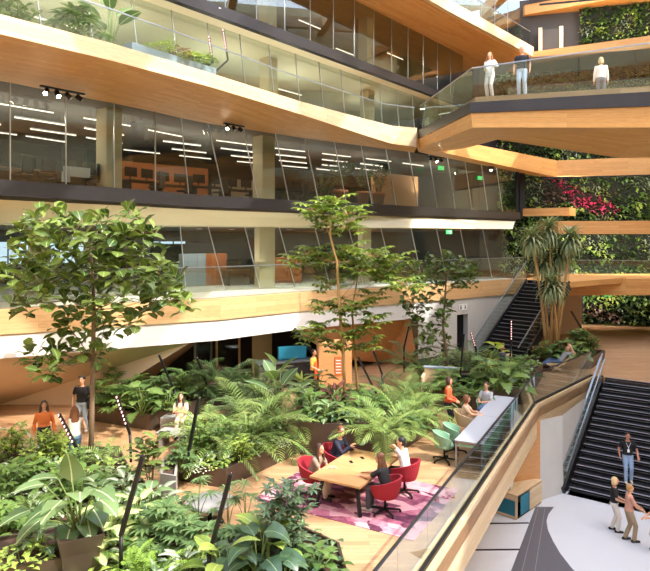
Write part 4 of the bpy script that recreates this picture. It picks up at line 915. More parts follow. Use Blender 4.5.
# ================================================================== UNDERSTOREY  kind, pixel of the foot, soil height, size, label
def put(kind, px, py, z, s, label, cat='plant'): return plant(kind, on(px, py, z), s, label, cat)
B1, B2, B3, B4, B5, B6, B7 = .36, .44, .4, .86, .36, .56, .44
for a in (
 # foreground bed
 ('split_philodendron', 8, 500, B1, .95, 'split-leaved philodendron at the frame edge beside the pedestal pot', ), ('split_philodendron', 40, 487, B1, .8, 'split-leaved philodendron just behind the pedestal pot'),
 ('fern_', 0, 0, 0, 0, ''), ('leafy_schefflera', 12, 465, B1, 1.0, 'leafy green schefflera below the woman in the orange top'), ('leafy_schefflera', 48, 468, B1, .95, 'leafy green schefflera before the woman with her back turned'),
 ('dark_fern', 28, 520, B1, 1.0, 'dark fern between the pedestal pot and the frame edge'), ('split_philodendron', 2, 545, B1, .9, 'split-leaved philodendron low in the frame corner'), ('fatsia', 66, 505, B1, .9, 'lobed fatsia hidden just behind the pedestal pot'),
 ('light_shrub', 58, 462, B1, .9, 'yellow-green shrub at the foot of the fig tree trunk'), ('small_palm', 108, 468, B1, .9, 'small feathery palm standing to the side of the fig trunk'), ('green_shrub', 78, 478, B1, .75, 'mid-green shrub between fig trunk and pedestal pot'),
 ('young_fig', 151, 490, B1, 1.0, 'young fig with stacked tiers of pale leaves beside the bent lamp'), ('silver_aglaonema', 125, 500, B1, 1.1, 'silvery aglaonema under the young fig'), ('silver_aglaonema', 160, 512, B1, 1.0, 'silvery aglaonema between the young fig and the stone cube'),
 ('dumb_cane', 112, 548, B1, 1.05, 'dumb cane with yellow-striped leaves beside the pedestal pot'), ('dumb_cane', 138, 530, B1, 1.0, 'dumb cane with yellow-striped leaves right behind the front bent lamp'), ('dumb_cane', 92, 572, B1, .85, 'dumb cane with yellow-striped leaves at the bottom frame edge'),
 ('heart_philodendron', 150, 520, B1, 1.0, 'heart-leaved philodendron behind the two dumb canes'), ('heart_philodendron', 176, 520, B1, .7, 'heart-leaved philodendron near the round grey table'), ('heart_philodendron', 100, 508, B1, .9, 'heart-leaved philodendron between pedestal pot and silvery leaves'),
 ('fan_philodendron', 184, 556, B1, .85, 'fan-leaved philodendron with finger-like lobes at the second front lamp'), ('fan_philodendron', 165, 545, B1, .9, 'fan-leaved philodendron between the two front lamps'),
 ('fan_philodendron', 203, 562, B1, .8, 'fan-leaved philodendron just before the second front lamp'), ('anthurium', 318, 574, B2, .7, 'low broad-leaved anthurium at the bronze corner by the rug'), ('fern', 150, 590, B1, 1.0, 'bright yellow-green fern at the bottom edge between the lamps'), ('fern', 130, 575, B1, .8, 'bright fern among the dumb canes at the bottom edge'), ('silver_aglaonema', 185, 585, B1, 1.05, 'pale aglaonema at the bottom edge near the second front lamp'), ('light_shrub', 200, 575, B1, .6, 'low lime shrub at the foot of the second front lamp'),
 ('umbrella_reed', 198, 522, B1, 1.0, 'umbrella-topped reed plant in front of the round grey table'), ('umbrella_reed', 228, 530, B1, .9, 'umbrella-topped reed plant overlapping the edge of the round table'), ('umbrella_reed', 246, 528, B1, .9, 'umbrella-topped reed plant towards the schefflera'),
 ('pothos', 22, 562, .8, .9, 'bright trailing pothos spilling from the corner bronze box'), ('heart_philodendron', 40, 552, .8, .62, 'heart-leaved philodendron in the corner bronze box'), ('fern', 8, 575, B1, .9, 'bright fern in the bottom corner'), ('dark_fern', 60, 545, B1, .7, 'dark fern at the foot of the pedestal pot'),
 ('peace_lily', 86, 492, B1, 1.0, 'narrow-leaved peace lily behind the pedestal pot plant'), ('ivy', 130, 480, B1, 1.0, 'low ivy at the back rim of the foreground bed'), ('ivy', 85, 460, B1, 1.0, 'low ivy around the foot of the fig trunk'), ('peace_lily', 20, 485, B1, 1.1, 'narrow-leaved peace lily among the split leaves near the frame edge'),
 ('dark_fern', 175, 530, B1, .8, 'dark fern beneath the fan-leaved plants'), ('light_shrub', 30, 475, B1, .8, 'yellow-green shrub in front of the walking woman in orange'),
 ('schefflera', 286, 562, B2, .9, 'bushy glossy schefflera in the front planter nearest the rug'), ('alocasia', 258, 584, B2, .95, 'dark alocasia with huge leaves at the bottom centre'), ('alocasia', 284, 592, B2, .6, 'dark alocasia under the glossy schefflera'), ('bright_alocasia', 266, 572, B2, .95, 'bright lime paddle leaves rising from the dark alocasia'), ('bright_alocasia', 222, 590, B2, .9, 'bright lime paddle leaves at the second lamp foot'),
 ('fan_philodendron', 236, 562, B2, .75, 'fan-leaved philodendron behind the lime paddle leaves'), ('split_philodendron', 256, 556, B2, .7, 'split-leaved philodendron between fan leaves and schefflera'), ('alocasia', 235, 585, B2, .75, 'dark alocasia beside the second front lamp'),
 # palm bed
 ('areca_palm', 248, 446, B3, 1.0, 'large feathery palm in the middle of the long palm bed'), ('areca_palm', 214, 452, B3, .78, 'feathery palm just behind the bent lamp of the palm bed'), ('areca_palm', 283, 432, B3, .8, 'feathery palm arching towards the dark tall planter'), ('dark_palm', 245, 422, B3, .85, 'dark palm with wide fronds at the back of the palm bed'), 
 ('strelitzia', 277, 418, B3, 1.05, 'tall paddle-leaved bird-of-paradise plant under the white band'), ('green_shrub', 207, 458, B3, .95, 'leafy green shrub at the lamp end of the palm bed'), ('green_shrub', 228, 456, B3, .95, 'leafy green shrub between the two feathery palms'), ('green_shrub', 184, 464, B3, .6, 'leafy green shrub at the outer corner of the palm bed'), ('light_shrub', 240, 462, B3, .8, 'yellow-green shrub along the front rim of the palm bed'),
 ('pothos', 216, 466, B3, .75, 'bright pothos mat at the front corner of the palm bed'), ('pothos', 240, 459, B3, .75, 'bright pothos mat midway along the palm bed rim'), ('pothos', 262, 450, B3, .75, 'bright pothos mat at the table end of the palm bed rim'), ('white_ivy', 196, 470, B3, .7, 'white-edged ivy at the lamp foot in the palm bed'), ('white_ivy', 278, 445, B3, .7, 'white-edged ivy beside the tall dark planter'), ('peace_lily', 258, 444, B3, .95, 'narrow-leaved peace lily below the arching palm'), ('silver_fatsia', 180, 472, B3, .8, 'pale lobed fatsia at the outer end of the palm bed'), ('leafy_schefflera', 200, 448, B3, .75, 'leafy schefflera behind the lamp of the palm bed'),
 # tall dark planter
 ('red_cordyline', 336, 408, B4, 1.15, 'red and dark leaved cordyline in the tall dark planter'), ('anthurium', 312, 415, B4, 1.0, 'broad-leaved anthurium at the end of the tall planter near the palms'), ('anthurium', 358, 416, B4, .95, 'broad-leaved anthurium beside the red cordyline'), ('heart_philodendron', 300, 405, B4, 1.0, 'heart-leaved philodendron at the back corner of the tall planter'), ('heart_philodendron', 328, 420, B4, .9, 'heart-leaved philodendron hanging over the tall planter front'), ('peace_lily', 345, 420, B4, .9, 'narrow-leaved peace lily at the tall planter front rim'), ('monstera', 318, 398, B4, .9, 'split-leaved monstera in front of the staff member in orange'), ('anthurium', 372, 412, B4, .85, 'broad-leaved anthurium at the tall planter end near the trunk palm'), ('ivy', 300, 418, B4, .9, 'low ivy at the corner of the tall dark planter'), ('bird_nest_fern', 302, 385, B4, .9, 'bird-nest fern beside the coffee counter'), ('dark_fern', 352, 400, B4, 1.0, 'dark fern around the stems of the umbrella trees'),
 # bed between the table and the standing woman
 ('trunk_palm', 384, 462, .3, 1.05, 'short-trunked feathery palm right behind the table in front of the dark planter'), ('areca_palm', 403, 428, B5, .85, 'feathery palm with pale upper fronds behind the table'), ('areca_palm', 420, 412, B5, .75, 'feathery palm before the beige booth'), ('dark_palm', 395, 410, B5, .85, 'dark palm under the leaning black lamps'), ('small_palm', 428, 425, B5, .95, 'small feathery palm at the planter end near the standing woman'), ('peace_lily', 422, 432, B5, .95, 'narrow-leaved peace lily at the planter corner by the standing woman'), ('bird_nest_fern', 405, 402, B5, 1.0, 'bird-nest fern with upright blades behind the pale palm'), ('anthurium', 376, 440, .36, .85, 'low broad-leaved anthurium behind the meeting table'), ('silver_fatsia', 412, 436, B5, .8, 'pale fatsia on the low rim beside the wooden floor'), ('monstera', 388, 425, B5, .8, 'split-leaved monstera between the two palms behind the table'),
 # back bed
 ('monstera', 500, 392, B6, 1.25, 'big monstera at the end of the grey desk'), ('monstera', 520, 384, B6, 1.0, 'monstera spreading towards the balustrade corner'), ('monstera', 485, 384, B6, 1.0, 'monstera behind the seated woman in grey'), ('fatsia', 475, 390, B6, .9, 'lobed fatsia behind the dark box planter'), ('bird_nest_fern', 462, 384, B6, 1.15, 'bird-nest fern with long blades behind the standing woman'), ('bird_nest_fern', 432, 378, B6, 1.2, 'bird-nest fern at the foot of the slender ficus'), ('croton', 484, 378, B6, 1.1, 'yellow croton in the middle of the back bed'), ('lime_plant', 496, 365, B6, 1.0, 'lime plant with glowing round leaves near the pink lamp'), ('dark_palm', 425, 378, B6, .8, 'dark palm at the plywood end of the back bed'), ('dark_palm', 468, 368, B6, .8, 'dark palm arching before the concrete wall'), ('peace_lily', 450, 388, B6, 1.3, 'narrow-leaved peace lily behind the beige booth'), ('medinilla', 520, 368, B6, 1.2, 'dark leafy medinilla near the recliner'), ('anthurium', 512, 376, B6, 1.2, 'broad-leaved anthurium beside the recliner'), ('green_shrub', 490, 372, B6, 1.0, 'leafy shrub hiding the bald man'), ('fatsia', 440, 392, B6, .9, 'lobed fatsia at the booth end of the back bed'), ('dark_fern', 470, 398, B6, .9, 'dark fern beside the dark box'), ('dark_palm', 408, 372, B6, .9, 'dark palm between plywood panel and slender ficus'), ('white_ivy', 455, 378, B6, 1.2, 'white flowering low plant under the slender ficus'),
 # far bed
 ('fatsia', 575, 352, B7, 1.4, 'large-leaved fatsia on the stair side of the dragon tree'), ('fatsia', 584, 352, B7, 1.5, 'large-leaved fatsia below the plaster wall'), ('silver_fatsia', 562, 358, B7, 1.2, 'pale fatsia in front of the dragon tree stems'), ('monstera', 574, 360, B7, 1.0, 'monstera at the far bed rim beside the oak floor'), ('medinilla', 540, 359, B7, 1.3, 'dark medinilla before the back stairs'), ('pink_bloom', 534, 358, B7, 1.0, 'pink flower cluster rising before the back stairs'), ('anthurium', 547, 360, B7, 1.1, 'broad-leaved anthurium behind the reclining man'), ('green_shrub', 590, 354, B7, 1.0, 'leafy shrub at the far end of the dragon tree bed'),
 # bed on the sloping wall
 ('split_philodendron', 102, 408, B7, 1.1, 'split-leaved philodendron at the trunk end of the wall bed'), ('split_philodendron', 122, 412, B7, 1.15, 'split-leaved philodendron midway along the wall bed'), ('monstera', 142, 416, B7, 1.0, 'monstera at the front corner of the wall bed'), ('split_philodendron', 112, 396, B7, 1.1, 'split-leaved philodendron close to the sloping plaster'), ('fan_philodendron', 160, 404, B7, 1.2, 'fan-leaved philodendron behind the seated woman'), ('green_shrub', 182, 400, B7, 1.1, 'leafy shrub behind the seated woman, toward the path'), ('dark_palm', 200, 395, B7, .9, 'dark palm at the dark recess beyond the seated woman'), ('split_philodendron', 138, 402, B7, 1.1, 'split-leaved philodendron between monstera and plaster wall'), ('anthurium', 168, 412, B7, 1.1, 'broad-leaved anthurium just behind the seated woman'), ('dark_palm', 225, 395, B7, .95, 'dark palm before the glazed recess doors'), ('green_shrub', 245, 394, B7, .9, 'leafy shrub before the recess doors'), ('areca_palm', 262, 398, B7, .7, 'feathery palm below the paddle leaves in the shaded bed')):
    if a[0] in KIND: put(*a)
# low carpet of small leaves covering the soil of each bed
def carpet(name, poly, z, n, mats, label):
    xs = [p[0] for p in poly]; ys = [p[1] for p in poly]; fo = MB(); k = 0
    while k < n:
        x, y = R.uniform(min(xs), max(xs)), R.uniform(min(ys), max(ys)); ins = False
        for i in range(len(poly)):
            (x1, y1), (x2, y2) = poly[i - 1], poly[i]
            if (y1 > y) != (y2 > y) and x < (x2 - x1) * (y - y1) / (y2 - y1) + x1: ins = not ins
        if not ins: continue
        k += 1; a = R.uniform(0, 6.28); L = R.uniform(.14, .3); m = int((noise.noise(V((x * .9, y * .9, z))) + .5 + R.uniform(-.3, .3)) * len(mats)); leaf(fo, (x, y, z + R.uniform(0, .26)), (math.cos(a), math.sin(a), R.uniform(-.1, .9)), L, L * .5, R.choice(('oval', 'heart', 'lance')), .9, .2, 3, max(0, min(len(mats) - 1, m)))
    tag(fo.build(name, [LM[m] for m in mats]), label, 'undergrowth', kind='stuff')
for pl, z, n, ms, lb in (([(-10.4, 9.7), (-2.55, 9.3), (-2.3, 11.45), (-3.4, 13.2), (-4.85, 15.1), (-5.7, 16.8), (-10.6, 16.8)], .36, 2600, ('mid', 'heart', 'silver', 'bright'), 'low undergrowth covering the soil of the big foreground bed'), ([(-2.2, 9.4), (.4, 9.3), (.2, 11.2), (-.75, 12.05), (-1.9, 11.8)], .44, 500, ('mid', 'dark', 'heart'), 'low undergrowth in the front planter with the schefflera'), ([(-3.85, 15.75), (-2.45, 15.25), (-.9, 17.5), (-1.95, 20.1), (-4.2, 18.8)], .4, 1000, ('bright', 'mid', 'silver', 'mid'), 'low undergrowth under the palms of the long palm bed'), ([(-.7, 17.6), (1.3, 17.1), (2.0, 19.0), (1.45, 21.1), (-.95, 21.5)], .86, 700, ('mid', 'dark', 'heart'), 'low undergrowth in the tall dark planter'), ([(1.55, 17.6), (2.25, 18.0), (3.5, 19.9), (3.05, 22.1), (1.75, 21.1), (2.25, 19.0)], .36, 400, ('mid', 'heart', 'silver'), 'low undergrowth under the arching palms behind the table'), ([(3.65, 22.6), (5.2, 22.0), (7.3, 22.9), (9.5, 27.3), (6.4, 29.7), (4.3, 28.0)], .56, 1400, ('mid', 'dark', 'heart', 'bright'), 'low undergrowth of the wide back bed'), ([(9.5, 29.05), (12.3, 29.0), (13.8, 31.0), (12.6, 31.35), (11, 30.2)], .44, 500, ('mid', 'dark', 'fan'), 'low undergrowth at the foot of the dragon tree'), ([(-8.1, 20.95), (-5.5, 19.7), (-5.0, 21.1), (-3, 22.6), (-4, 22.9), (-8.1, 22.1)], .44, 600, ('mid', 'dark', 'heart'), 'low undergrowth in the bed against the plaster wall'), ([(-3.2, 20.7), (-1.7, 22), (-1.7, 23.9), (-3.3, 23.5)], .4, 250, ('dark', 'mid'), 'low undergrowth in the shaded bed by the recess')):
    carpet('undergrowth', pl, z, n, ms, lb)
# plant in the pedestal pot
r_ = empty('giant_philodendron', (-4.15, 10.45, 1.1), 0, 'big philodendron with heart-shaped leaves in the tall pedestal pot', 'plant'); fo, st = MB(), MB()
for px, py, dx, dz in ((72, 482, 0, 1), (44, 484, -1, .1), (30, 510, -1, -.4), (52, 505, -.8, -.6), (62, 500, -.3, -.5), (72, 522, .0, -1.2), (92, 508, .7, -.5), (96, 490, 1, 0), (100, 500, 1, -.4), (84, 478, .6, .5), (58, 478, -.6, .5), (86, 515, .5, -.9), (40, 520, -.7, -.9), (80, 492, .3, .2)):
    p = at(px, py, 10.45 + R.uniform(-.35, .25)) - V((-4.15, 10.45, 1.1)); petiole(st, (0, 0, 0), p, .014); dv = V((dx, -.75 if dz < .9 else -.1, dz * .6 + .1)); leaf(fo, p, dv, .5 if dz < .9 else .6, .44, 'heart', .5, .12, 6)
st.build('stalks', M['stem'], r_); fo.build('foliage', LM['heart'], r_)
# one long arching blade beside the walking woman
r_ = empty('reed_grass', on(38, 462, B1), 0, 'arching silvery reed blade beside the walking woman in orange', 'plant'); fo = MB(); leaf(fo, (0, 0, 0), (-.35, 0, 1), 1.7, .09, 'strap', 1.4, .2, 10); leaf(fo, (0, 0, 0), (-.2, .1, 1), 1.4, .07, 'strap', 1.2, .2, 10); fo.build('foliage', LM['silver'], r_)

# ------------------------------------------------------------------ plants on the balconies
def pot(p, r, h, label):
    o = empty('terracotta_pot', p, 0, label, 'pot'); mb = MB(); mb.lathe((0, 0, 0), [(r * .72, 0), (r * .95, h * .8), (r * 1.08, h * .8), (r * 1.08, h), (r * .95, h), (r * .9, h * .88)], 18); mb.build('body', M['terracotta'], o); mb = MB(); mb.lathe((0, 0, 0), [(r * .9, h * .86), (.01, h * .88)], 16); mb.build('soil', M['soil'], o)
ledge = [walk(offset(D_edge, .75), s_of(offset(D_edge, .75), px))[0] for px in (312, 392)]; lv = (ledge[1] - ledge[0]).normalized(); ln_ = V((-lv.y, lv.x)) * .42
mb = MB(); mb.prism([tuple(ledge[0] - ln_), tuple(ledge[1] - ln_), tuple(ledge[1] + ln_), tuple(ledge[0] + ln_)], LD, LD + .2); struct(mb.build('trim_sill', M['steel']))
for px, dy, s, lb, kd in ((341, .75, .85, 'first of three terracotta pots on the dark ledge, nearest the umbrella tree crown', 'ficus_bush'), (363, .75, .8, 'middle of the three terracotta pots on the dark ledge', 'ficus_bush'), (379, .75, .85, 'last of the three terracotta pots on the dark ledge, by the plywood wall', 'ficus_bush'), (324, .75, .7, '', '')):
    p, a = inpx(D_edge, px, dy); p.z = LD + .2
    if lb: pot(p, .34, .62, lb)
    plant('ficus_bush', p + V((0, 0, .5 if lb else .1)), s, {341: 'small-leaved ficus bush in the first terracotta pot on the dark ledge', 363: 'small-leaved ficus bush in the middle terracotta pot', 379: 'small-leaved ficus bush in the terracotta pot by the plywood wall', 324: 'small-leaved ficus bush standing behind the umbrella tree crown'}[px])
def apl(kind, px, back, s, label, z=LA):
    s_ = s_of(A_edge, px); p, a = inside(A_edge, s_, back); p.z = z; return plant(kind, p, s, label)
apl('green_shrub', 12, 1.0, 1.3, 'leafy shrub on the upper balcony at the frame edge'); apl('silver_fatsia', 88, .7, 1.5, 'pale variegated fatsia on the sunlit upper balcony'); apl('green_shrub', 45, 1.6, 1.2, 'leafy shrub on the upper balcony beside the pale fatsia'); apl('strelitzia', 132, 1.0, 1.1, 'tall paddle-leaved plant on the upper balcony beside the hanging planter'); apl('green_shrub', 112, 1.6, 1.1, 'leafy shrub on the upper balcony behind the tall paddle leaves')
sa, sb = s_of(A_edge, 143), s_of(A_edge, 226); pa, _ = inside(A_edge, sa, .35); pb, _ = inside(A_edge, sb, .35); dv = (pb - pa).normalized(); nv = V((-dv.y, dv.x, 0))
planter('planter', [tuple((pa + nv * .1)[:2]), tuple((pb + nv * .1)[:2]), tuple((pb + nv * .6)[:2]), tuple((pa + nv * .6)[:2])], .42, 'long grey trough planter on the rim of the upper balcony', 'bluegrey', LA + .05)
for t, kd, s, lb in ((.3, 'pothos', .8, 'trailing bright pothos at the near end of the balcony trough'), (.45, 'light_shrub', .5, 'lime shrub in the balcony trough'), (.58, 'copper_plant', .8, 'copper-leaved plant in the middle of the balcony trough'), (.68, 'pothos', .9, 'trailing pothos beside the copper plant in the trough'), (.8, 'ivy', .9, 'dark ivy hanging from the far end of the balcony trough'), (.9, 'light_shrub', .5, 'lime shrub at the far end of the balcony trough')):
    p = pa.lerp(pb, t) + nv * .2; p.z = LA + .44; plant(kd, p, s * 1.25, lb)

# ================================================================== GARDEN LAMPS
def lamp(top, bend, foot, label, lit=False, r=.035):
    """bent black pole: short upright foot, leaning upper arm with an LED strip along it"""
    o = empty('garden_lamp', foot, 0, label, 'lamp'); t, b = top - foot, bend - foot
    mb = MB(); mb.tube([(0, 0, 0), b], r, 8); mb.build('pole', M['black'], o)
    mb = MB(); mb.bar(b, t, r * 2.6, r * 1.8); h = mb.build('lamp_arm', M['black'], o)
    d = (t - b).normalized(); sd = d.cross(V((0, 1, 0))).normalized(); up = V((0, -1, 0)) if lit else V((0, 1, 0)); n = max(5, int((t - b).length / .12)); mb = MB()
    for i in range(n):
        p = b.lerp(t, .3 + .68 * i / (n - 1)) + up * (r * 1.4); mb.box(p, (.025, .025, .05))
    mb.build('led', M['led'], h)
for tx, ty, bx, by, fx, fy, z, lb, lit in ((143, 456, 121, 535, 121, 580, B1, 'black bent garden lamp in the foreground among the dumb canes', 0), (231, 474, 209, 556, 208, 590, B1, 'black bent garden lamp at the bottom edge near the schefflera', 0), (117, 396, 130, 434, 131, 462, B1, 'leaning black lamp with pale LEDs between fig trunk and wall bed', 1), (59, 414, 79, 452, 80, 470, B1, 'leaning lamp with lit strip beside the woman with her back turned', 1), (199, 398, 189, 450, 188, 472, B3, 'bent dark lamp at the outer corner of the palm bed', 0), (159, 355, 174, 390, 175, 408, B7, 'leaning dark lamp behind the seated woman', 0), (197, 358, 206, 382, 207, 396, B7, 'thin leaning lamp before the dark recess', 0), (358, 357, 377, 395, 378, 420, B5, 'longer leaning black lamp beside the umbrella tree stems', 0), (373, 351, 382, 374, 383, 400, B5, 'shorter leaning black lamp just past the long one', 0), (409, 326, 404, 348, 404, 372, B6, 'upright dark lamp before the tilted plywood panel', 0), (464, 334, 460, 378, 460, 388, B6, 'upright dark lamp before the dark doorway', 0), (471, 333, 476, 350, 477, 372, B6, 'short pink-lit lamp beside the dark doorway', 1), (511, 321, 511, 346, 509, 370, B6, 'pink-lit lamp at the foot of the back stairs', 1), (571, 311, 587, 338, 588, 348, B7, 'leaning black lamp on the oak floor side of the dragon tree', 0)):
    f = on(fx, fy, z); lamp(at(tx, ty, f.y - .05), at(bx, by, f.y), f, lb, lit)
for k, (tx, ty, bx, by) in enumerate(((209, 37, 213, 62), (223, 30, 228, 60))):
    s_ = s_of(A_edge, bx); p, a = inside(A_edge, s_, 1.3); p.z = LA; lamp(at(tx, ty, p.y), at(bx, by, p.y), p, ('lit pink lamp above the balcony trough, the nearer of two', 'lit pink lamp above the balcony trough, the one by the glass corner')[k], True)
# ================================================================== FURNITURE
# table and rug
TA, TL = V((.865, -.50, 0)), V((.48, .875, 0)); TC = V((.73, 14.57, 0)); TRZ = math.atan2(TL.y, TL.x) - PI / 2      # TA: across, TL: along
def rugmat():
    m, nt, b = nmat('patterned_rug'); b.inputs['Roughness'].default_value = .95
    tc = N(nt, 'ShaderNodeTexCoord'); mp = N(nt, 'ShaderNodeMapping'); mp.inputs['Scale'].default_value = (1.5, 3.2, 1); mp.inputs['Rotation'].default_value = (0, 0, .5); nt.links.new(tc.outputs['Object'], mp.inputs['Vector'])
    no = N(nt, 'ShaderNodeTexNoise', Scale=14, Detail=3); nt.links.new(tc.outputs['Object'], no.inputs['Vector'])
    md = N(nt, 'ShaderNodeMix', data_type='RGBA'); md.inputs['Factor'].default_value = .12; nt.links.new(mp.outputs['Vector'], md.inputs['A']); nt.links.new(no.outputs['Color'], md.inputs['B'])
    vo = N(nt, 'ShaderNodeTexVoronoi', Scale=1.6); nt.links.new(md.outputs['Result'], vo.inputs['Vector'])
    sp = N(nt, 'ShaderNodeSeparateColor'); nt.links.new(vo.outputs['Color'], sp.inputs[0])
    w_ = N(nt, 'ShaderNodeTexNoise', Scale=5.5, Detail=5); nt.links.new(tc.outputs['Object'], w_.inputs['Vector'])
    ad = N(nt, 'ShaderNodeMath', operation='MULTIPLY_ADD'); ad.inputs[1].default_value = .55; nt.links.new(w_.outputs['Fac'], ad.inputs[0]); nt.links.new(sp.outputs[0], ad.inputs[2])
    cr = N(nt, 'ShaderNodeValToRGB'); e = cr.color_ramp.elements; e[0].position = .25; e[0].color = lin((74, 30, 54)); e[1].position = .95; e[1].color = lin((204, 150, 156))
    x = e.new(.5); x.color = lin((122, 58, 82)); x = e.new(.72); x.color = lin((170, 98, 118)); nt.links.new(ad.outputs[0], cr.inputs[0]); nt.links.new(cr.outputs[0], b.inputs['Base Color']); return m
rc = V((1.84, 12.5, 0)) + TA * -2.0 + TL * 1.4
o = MB(); o.box((0, 0, .008), (4.0, 2.9, .016)); o = o.build('rug', rugmat(), None, rc, math.atan2(TA.y, TA.x), .004); tag(o, 'patterned plum and pink rug under the meeting table', 'rug')
t = empty('meeting_table', TC, math.atan2(TA.y, TA.x), 'oak meeting table on black splayed legs where four people sit', 'table')
mb = MB(); mb.box((0, 0, .715), (1.28, 2.12, .05)); mb.build('table_top', M['table'], t, bevel=.008)
for sx in (-1, 1):
    for sy in (-1, 1):
        mb = MB(); mb.bar((sx * .42, sy * .78, .69), (sx * .56, sy * .9, .016), .07, .07); mb.build('leg', M['black'], t)
mb = MB(); mb.box((0, 0, .67), (.9, 1.6, .05)); mb.build('frame', M['black'], t)
def star(root, r=.3, n=5, h=.42, mat='black'):
    mb = MB(); mb.tube([(0, 0, .07), (0, 0, h)], .028, 8); mb.build('gas_lift', M[mat], root)
    mb = MB()
    for i in range(n):
        a = i * 2 * PI / n + .3; mb.bar((0, 0, .1), (r * math.cos(a), r * math.sin(a), .06), .045, .03)
        c = V((r * math.cos(a), r * math.sin(a), .03)); mb.tube([c + V((-.012, 0, 0)), c + V((.012, 0, 0))], .03, 8)
    mb.build('star_base', M[mat], root)
def shell(r0, r1, z0, zb, za, open_=1.0, n=22, th=.045):
    """tub shell: back at -Y, arms falling toward the front"""
    mb = MB(); rows = []
    for j in range(5):
        q = j / 4; row = []
        for i in range(n + 1):
            a = -PI / 2 + (i / n - .5) * 2 * (PI - open_); k = abs(i / n - .5) * 2; top = zb + (za - zb) * k ** 1.6; z = z0 + (top - z0) * q; r = r0 + (r1 - r0) * q ** .7
            row.append((V((r * math.cos(a), r * math.sin(a), z)), V(((r - th) * math.cos(a), (r - th) * math.sin(a), z))))
        rows.append(row)
    for j in range(4):
        for i in range(n):
            mb.face([rows[j][i][0], rows[j][i + 1][0], rows[j + 1][i + 1][0], rows[j + 1][i][0]], 0, True); mb.face([rows[j][i + 1][1], rows[j][i][1], rows[j + 1][i][1], rows[j + 1][i + 1][1]], 0, True)
    for i in range(n): mb.face([rows[4][i][0], rows[4][i + 1][0], rows[4][i + 1][1], rows[4][i][1]], 0, True)
    for i in (0, n):
        for j in range(4): mb.face([rows[j][i][0], rows[j + 1][i][0], rows[j + 1][i][1], rows[j][i][1]], 0, True)
    return mb
def tub(p, rz, m, label, z=.46, back=.84, arm=.66, k=1.0):
    c = empty('tub_chair', p, rz, label, 'chair'); mb = MB(); mb.lathe((0, 0, 0), [(.12, z - .1), (.24, z - .07), (.27, z - .02), (.26, z + .02), (.2, z + .03)], 18); mb.build('seat', M[m], c)
    shell(.28 * k, .39 * k, z - .08, back, arm).build('backrest', M[m], c); star(c, .34, 5, z - .08); return c
SEATS = []
for k, (sd_, q, lb) in enumerate(((-1, .30, 'crimson tub chair of the woman leaning on the table by the schefflera'), (-1, .84, 'crimson tub chair of the man in navy'), (1, .30, 'crimson tub chair of the woman in black'), (1, .85, 'crimson tub chair of the man in white'))):
    p = TC + TA * (sd_ * (.64 + (.22 if sd_ < 0 else .24))) + TL * ((q - .5) * 2.12); f = -TA * sd_; rz = math.atan2(f.y, f.x) - PI / 2; SEATS.append((p, rz)); tub(p - f * .05 + V((0, 0, .016)), rz, 'red', lb)
# long grey desk
DA, DL = V((.7, -.36, 0)).normalized(), V((2.32, 4.76, 0)).normalized(); DC = V((4.94, 18.6, 0)); drz = math.atan2(DA.y, DA.x)
for k, (c_, lb) in enumerate(((DC - DL * 1.31, 'pale grey bench desk nearer the meeting table, first of two joined end to end'), (DC + DL * 1.31, 'pale grey bench desk further back, second of two joined end to end'))):
    d = empty('bench_desk', c_, drz, lb, 'desk'); mb = MB(); mb.box((0, 0, .735), (.76, 2.6, .03)); mb.build('desk_top', M['desk'], d, bevel=.005)
    for sx in (-1, 1):
        for sy in (-1, 1):
            mb = MB(); mb.box((sx * .34, sy * 1.26, .36), (.05, .05, .72)); mb.build('leg', M['rail'], d)
    mb = MB(); mb.box((0, -1.26, .62), (.64, .04, .05)); mb.box((0, 1.26, .62), (.64, .04, .05)); mb.box((.34, 0, .5), (.03, 2.5, .32)); mb.build('side_panel', M['mint'], d)
    for z in (.12, .28):
        mb = MB(); mb.box((.34, 0, z), (.03, 2.5, .04)); mb.build('rail_bar', M['rail'], d)
def dside(s, off): return DC + DL * s + DA * off
for s, of, m, a, lb in ((-2.25, -.78, 'mint', -1.2, 'mint shell chair nearest the desk end'), (-1.45, -.72, 'mint', -1.3, 'mint shell chair second from the desk end'), (.05, -.72, 'beige', -1.4, 'beige tub chair of the woman seen from behind'), (1.9, -.5, 'mint', 3.0, 'chair of the woman in grey at the back of the desk')):
    p = dside(s, of); tub(p, drz + a if m != 'mint' or s < 0 else drz + a, m, lb, k=.82 if m == 'mint' else .95)
# booth, dark box, lounge table, bench
bo = empty('booth_sofa', on(441, 402, 0), -.25, 'beige high-backed booth sofa behind the standing woman', 'sofa')
mb = MB(); mb.box((0, 0, .22), (1.25, .75, .44)); mb.build('seat', M['beige'], bo, bevel=.04)
mb = MB(); mb.box((0, .4, .6), (1.3, .14, 1.15)); mb.build('backrest', M['beige'], bo, bevel=.03)
mb = MB(); mb.box((0, .4, 1.2), (1.34, .2, .06)); mb.build('top_rail', M['bluegrey'], bo)
mb = MB(); mb.box((-.66, .05, .5), (.1, .85, .95)); mb.build('armrest', M['beige'], bo, bevel=.02)
p = on(469, 403, 0); planter('planter', [(p.x - .42, p.y), (p.x + .42, p.y - .12), (p.x + .5, p.y + .6), (p.x - .34, p.y + .7)], 1.05, 'tall dark square planter behind the woman in grey', 'black')
rt = empty('round_table', on(208, 527, 0) + V((0, .2, 0)), 0, 'round grey low table beside the umbrella reeds', 'table'); mb = MB(); mb.lathe((0, 0, 0), [(.5, .42), (.52, .44), (.52, .46), (.5, .47)], 32); mb.build('table_top', M['stone'], rt); mb = MB(); mb.lathe((0, 0, 0), [(.3, 0), (.3, .02), (.05, .05), (.05, .42)], 20); mb.build('pedestal', M['black'], rt)
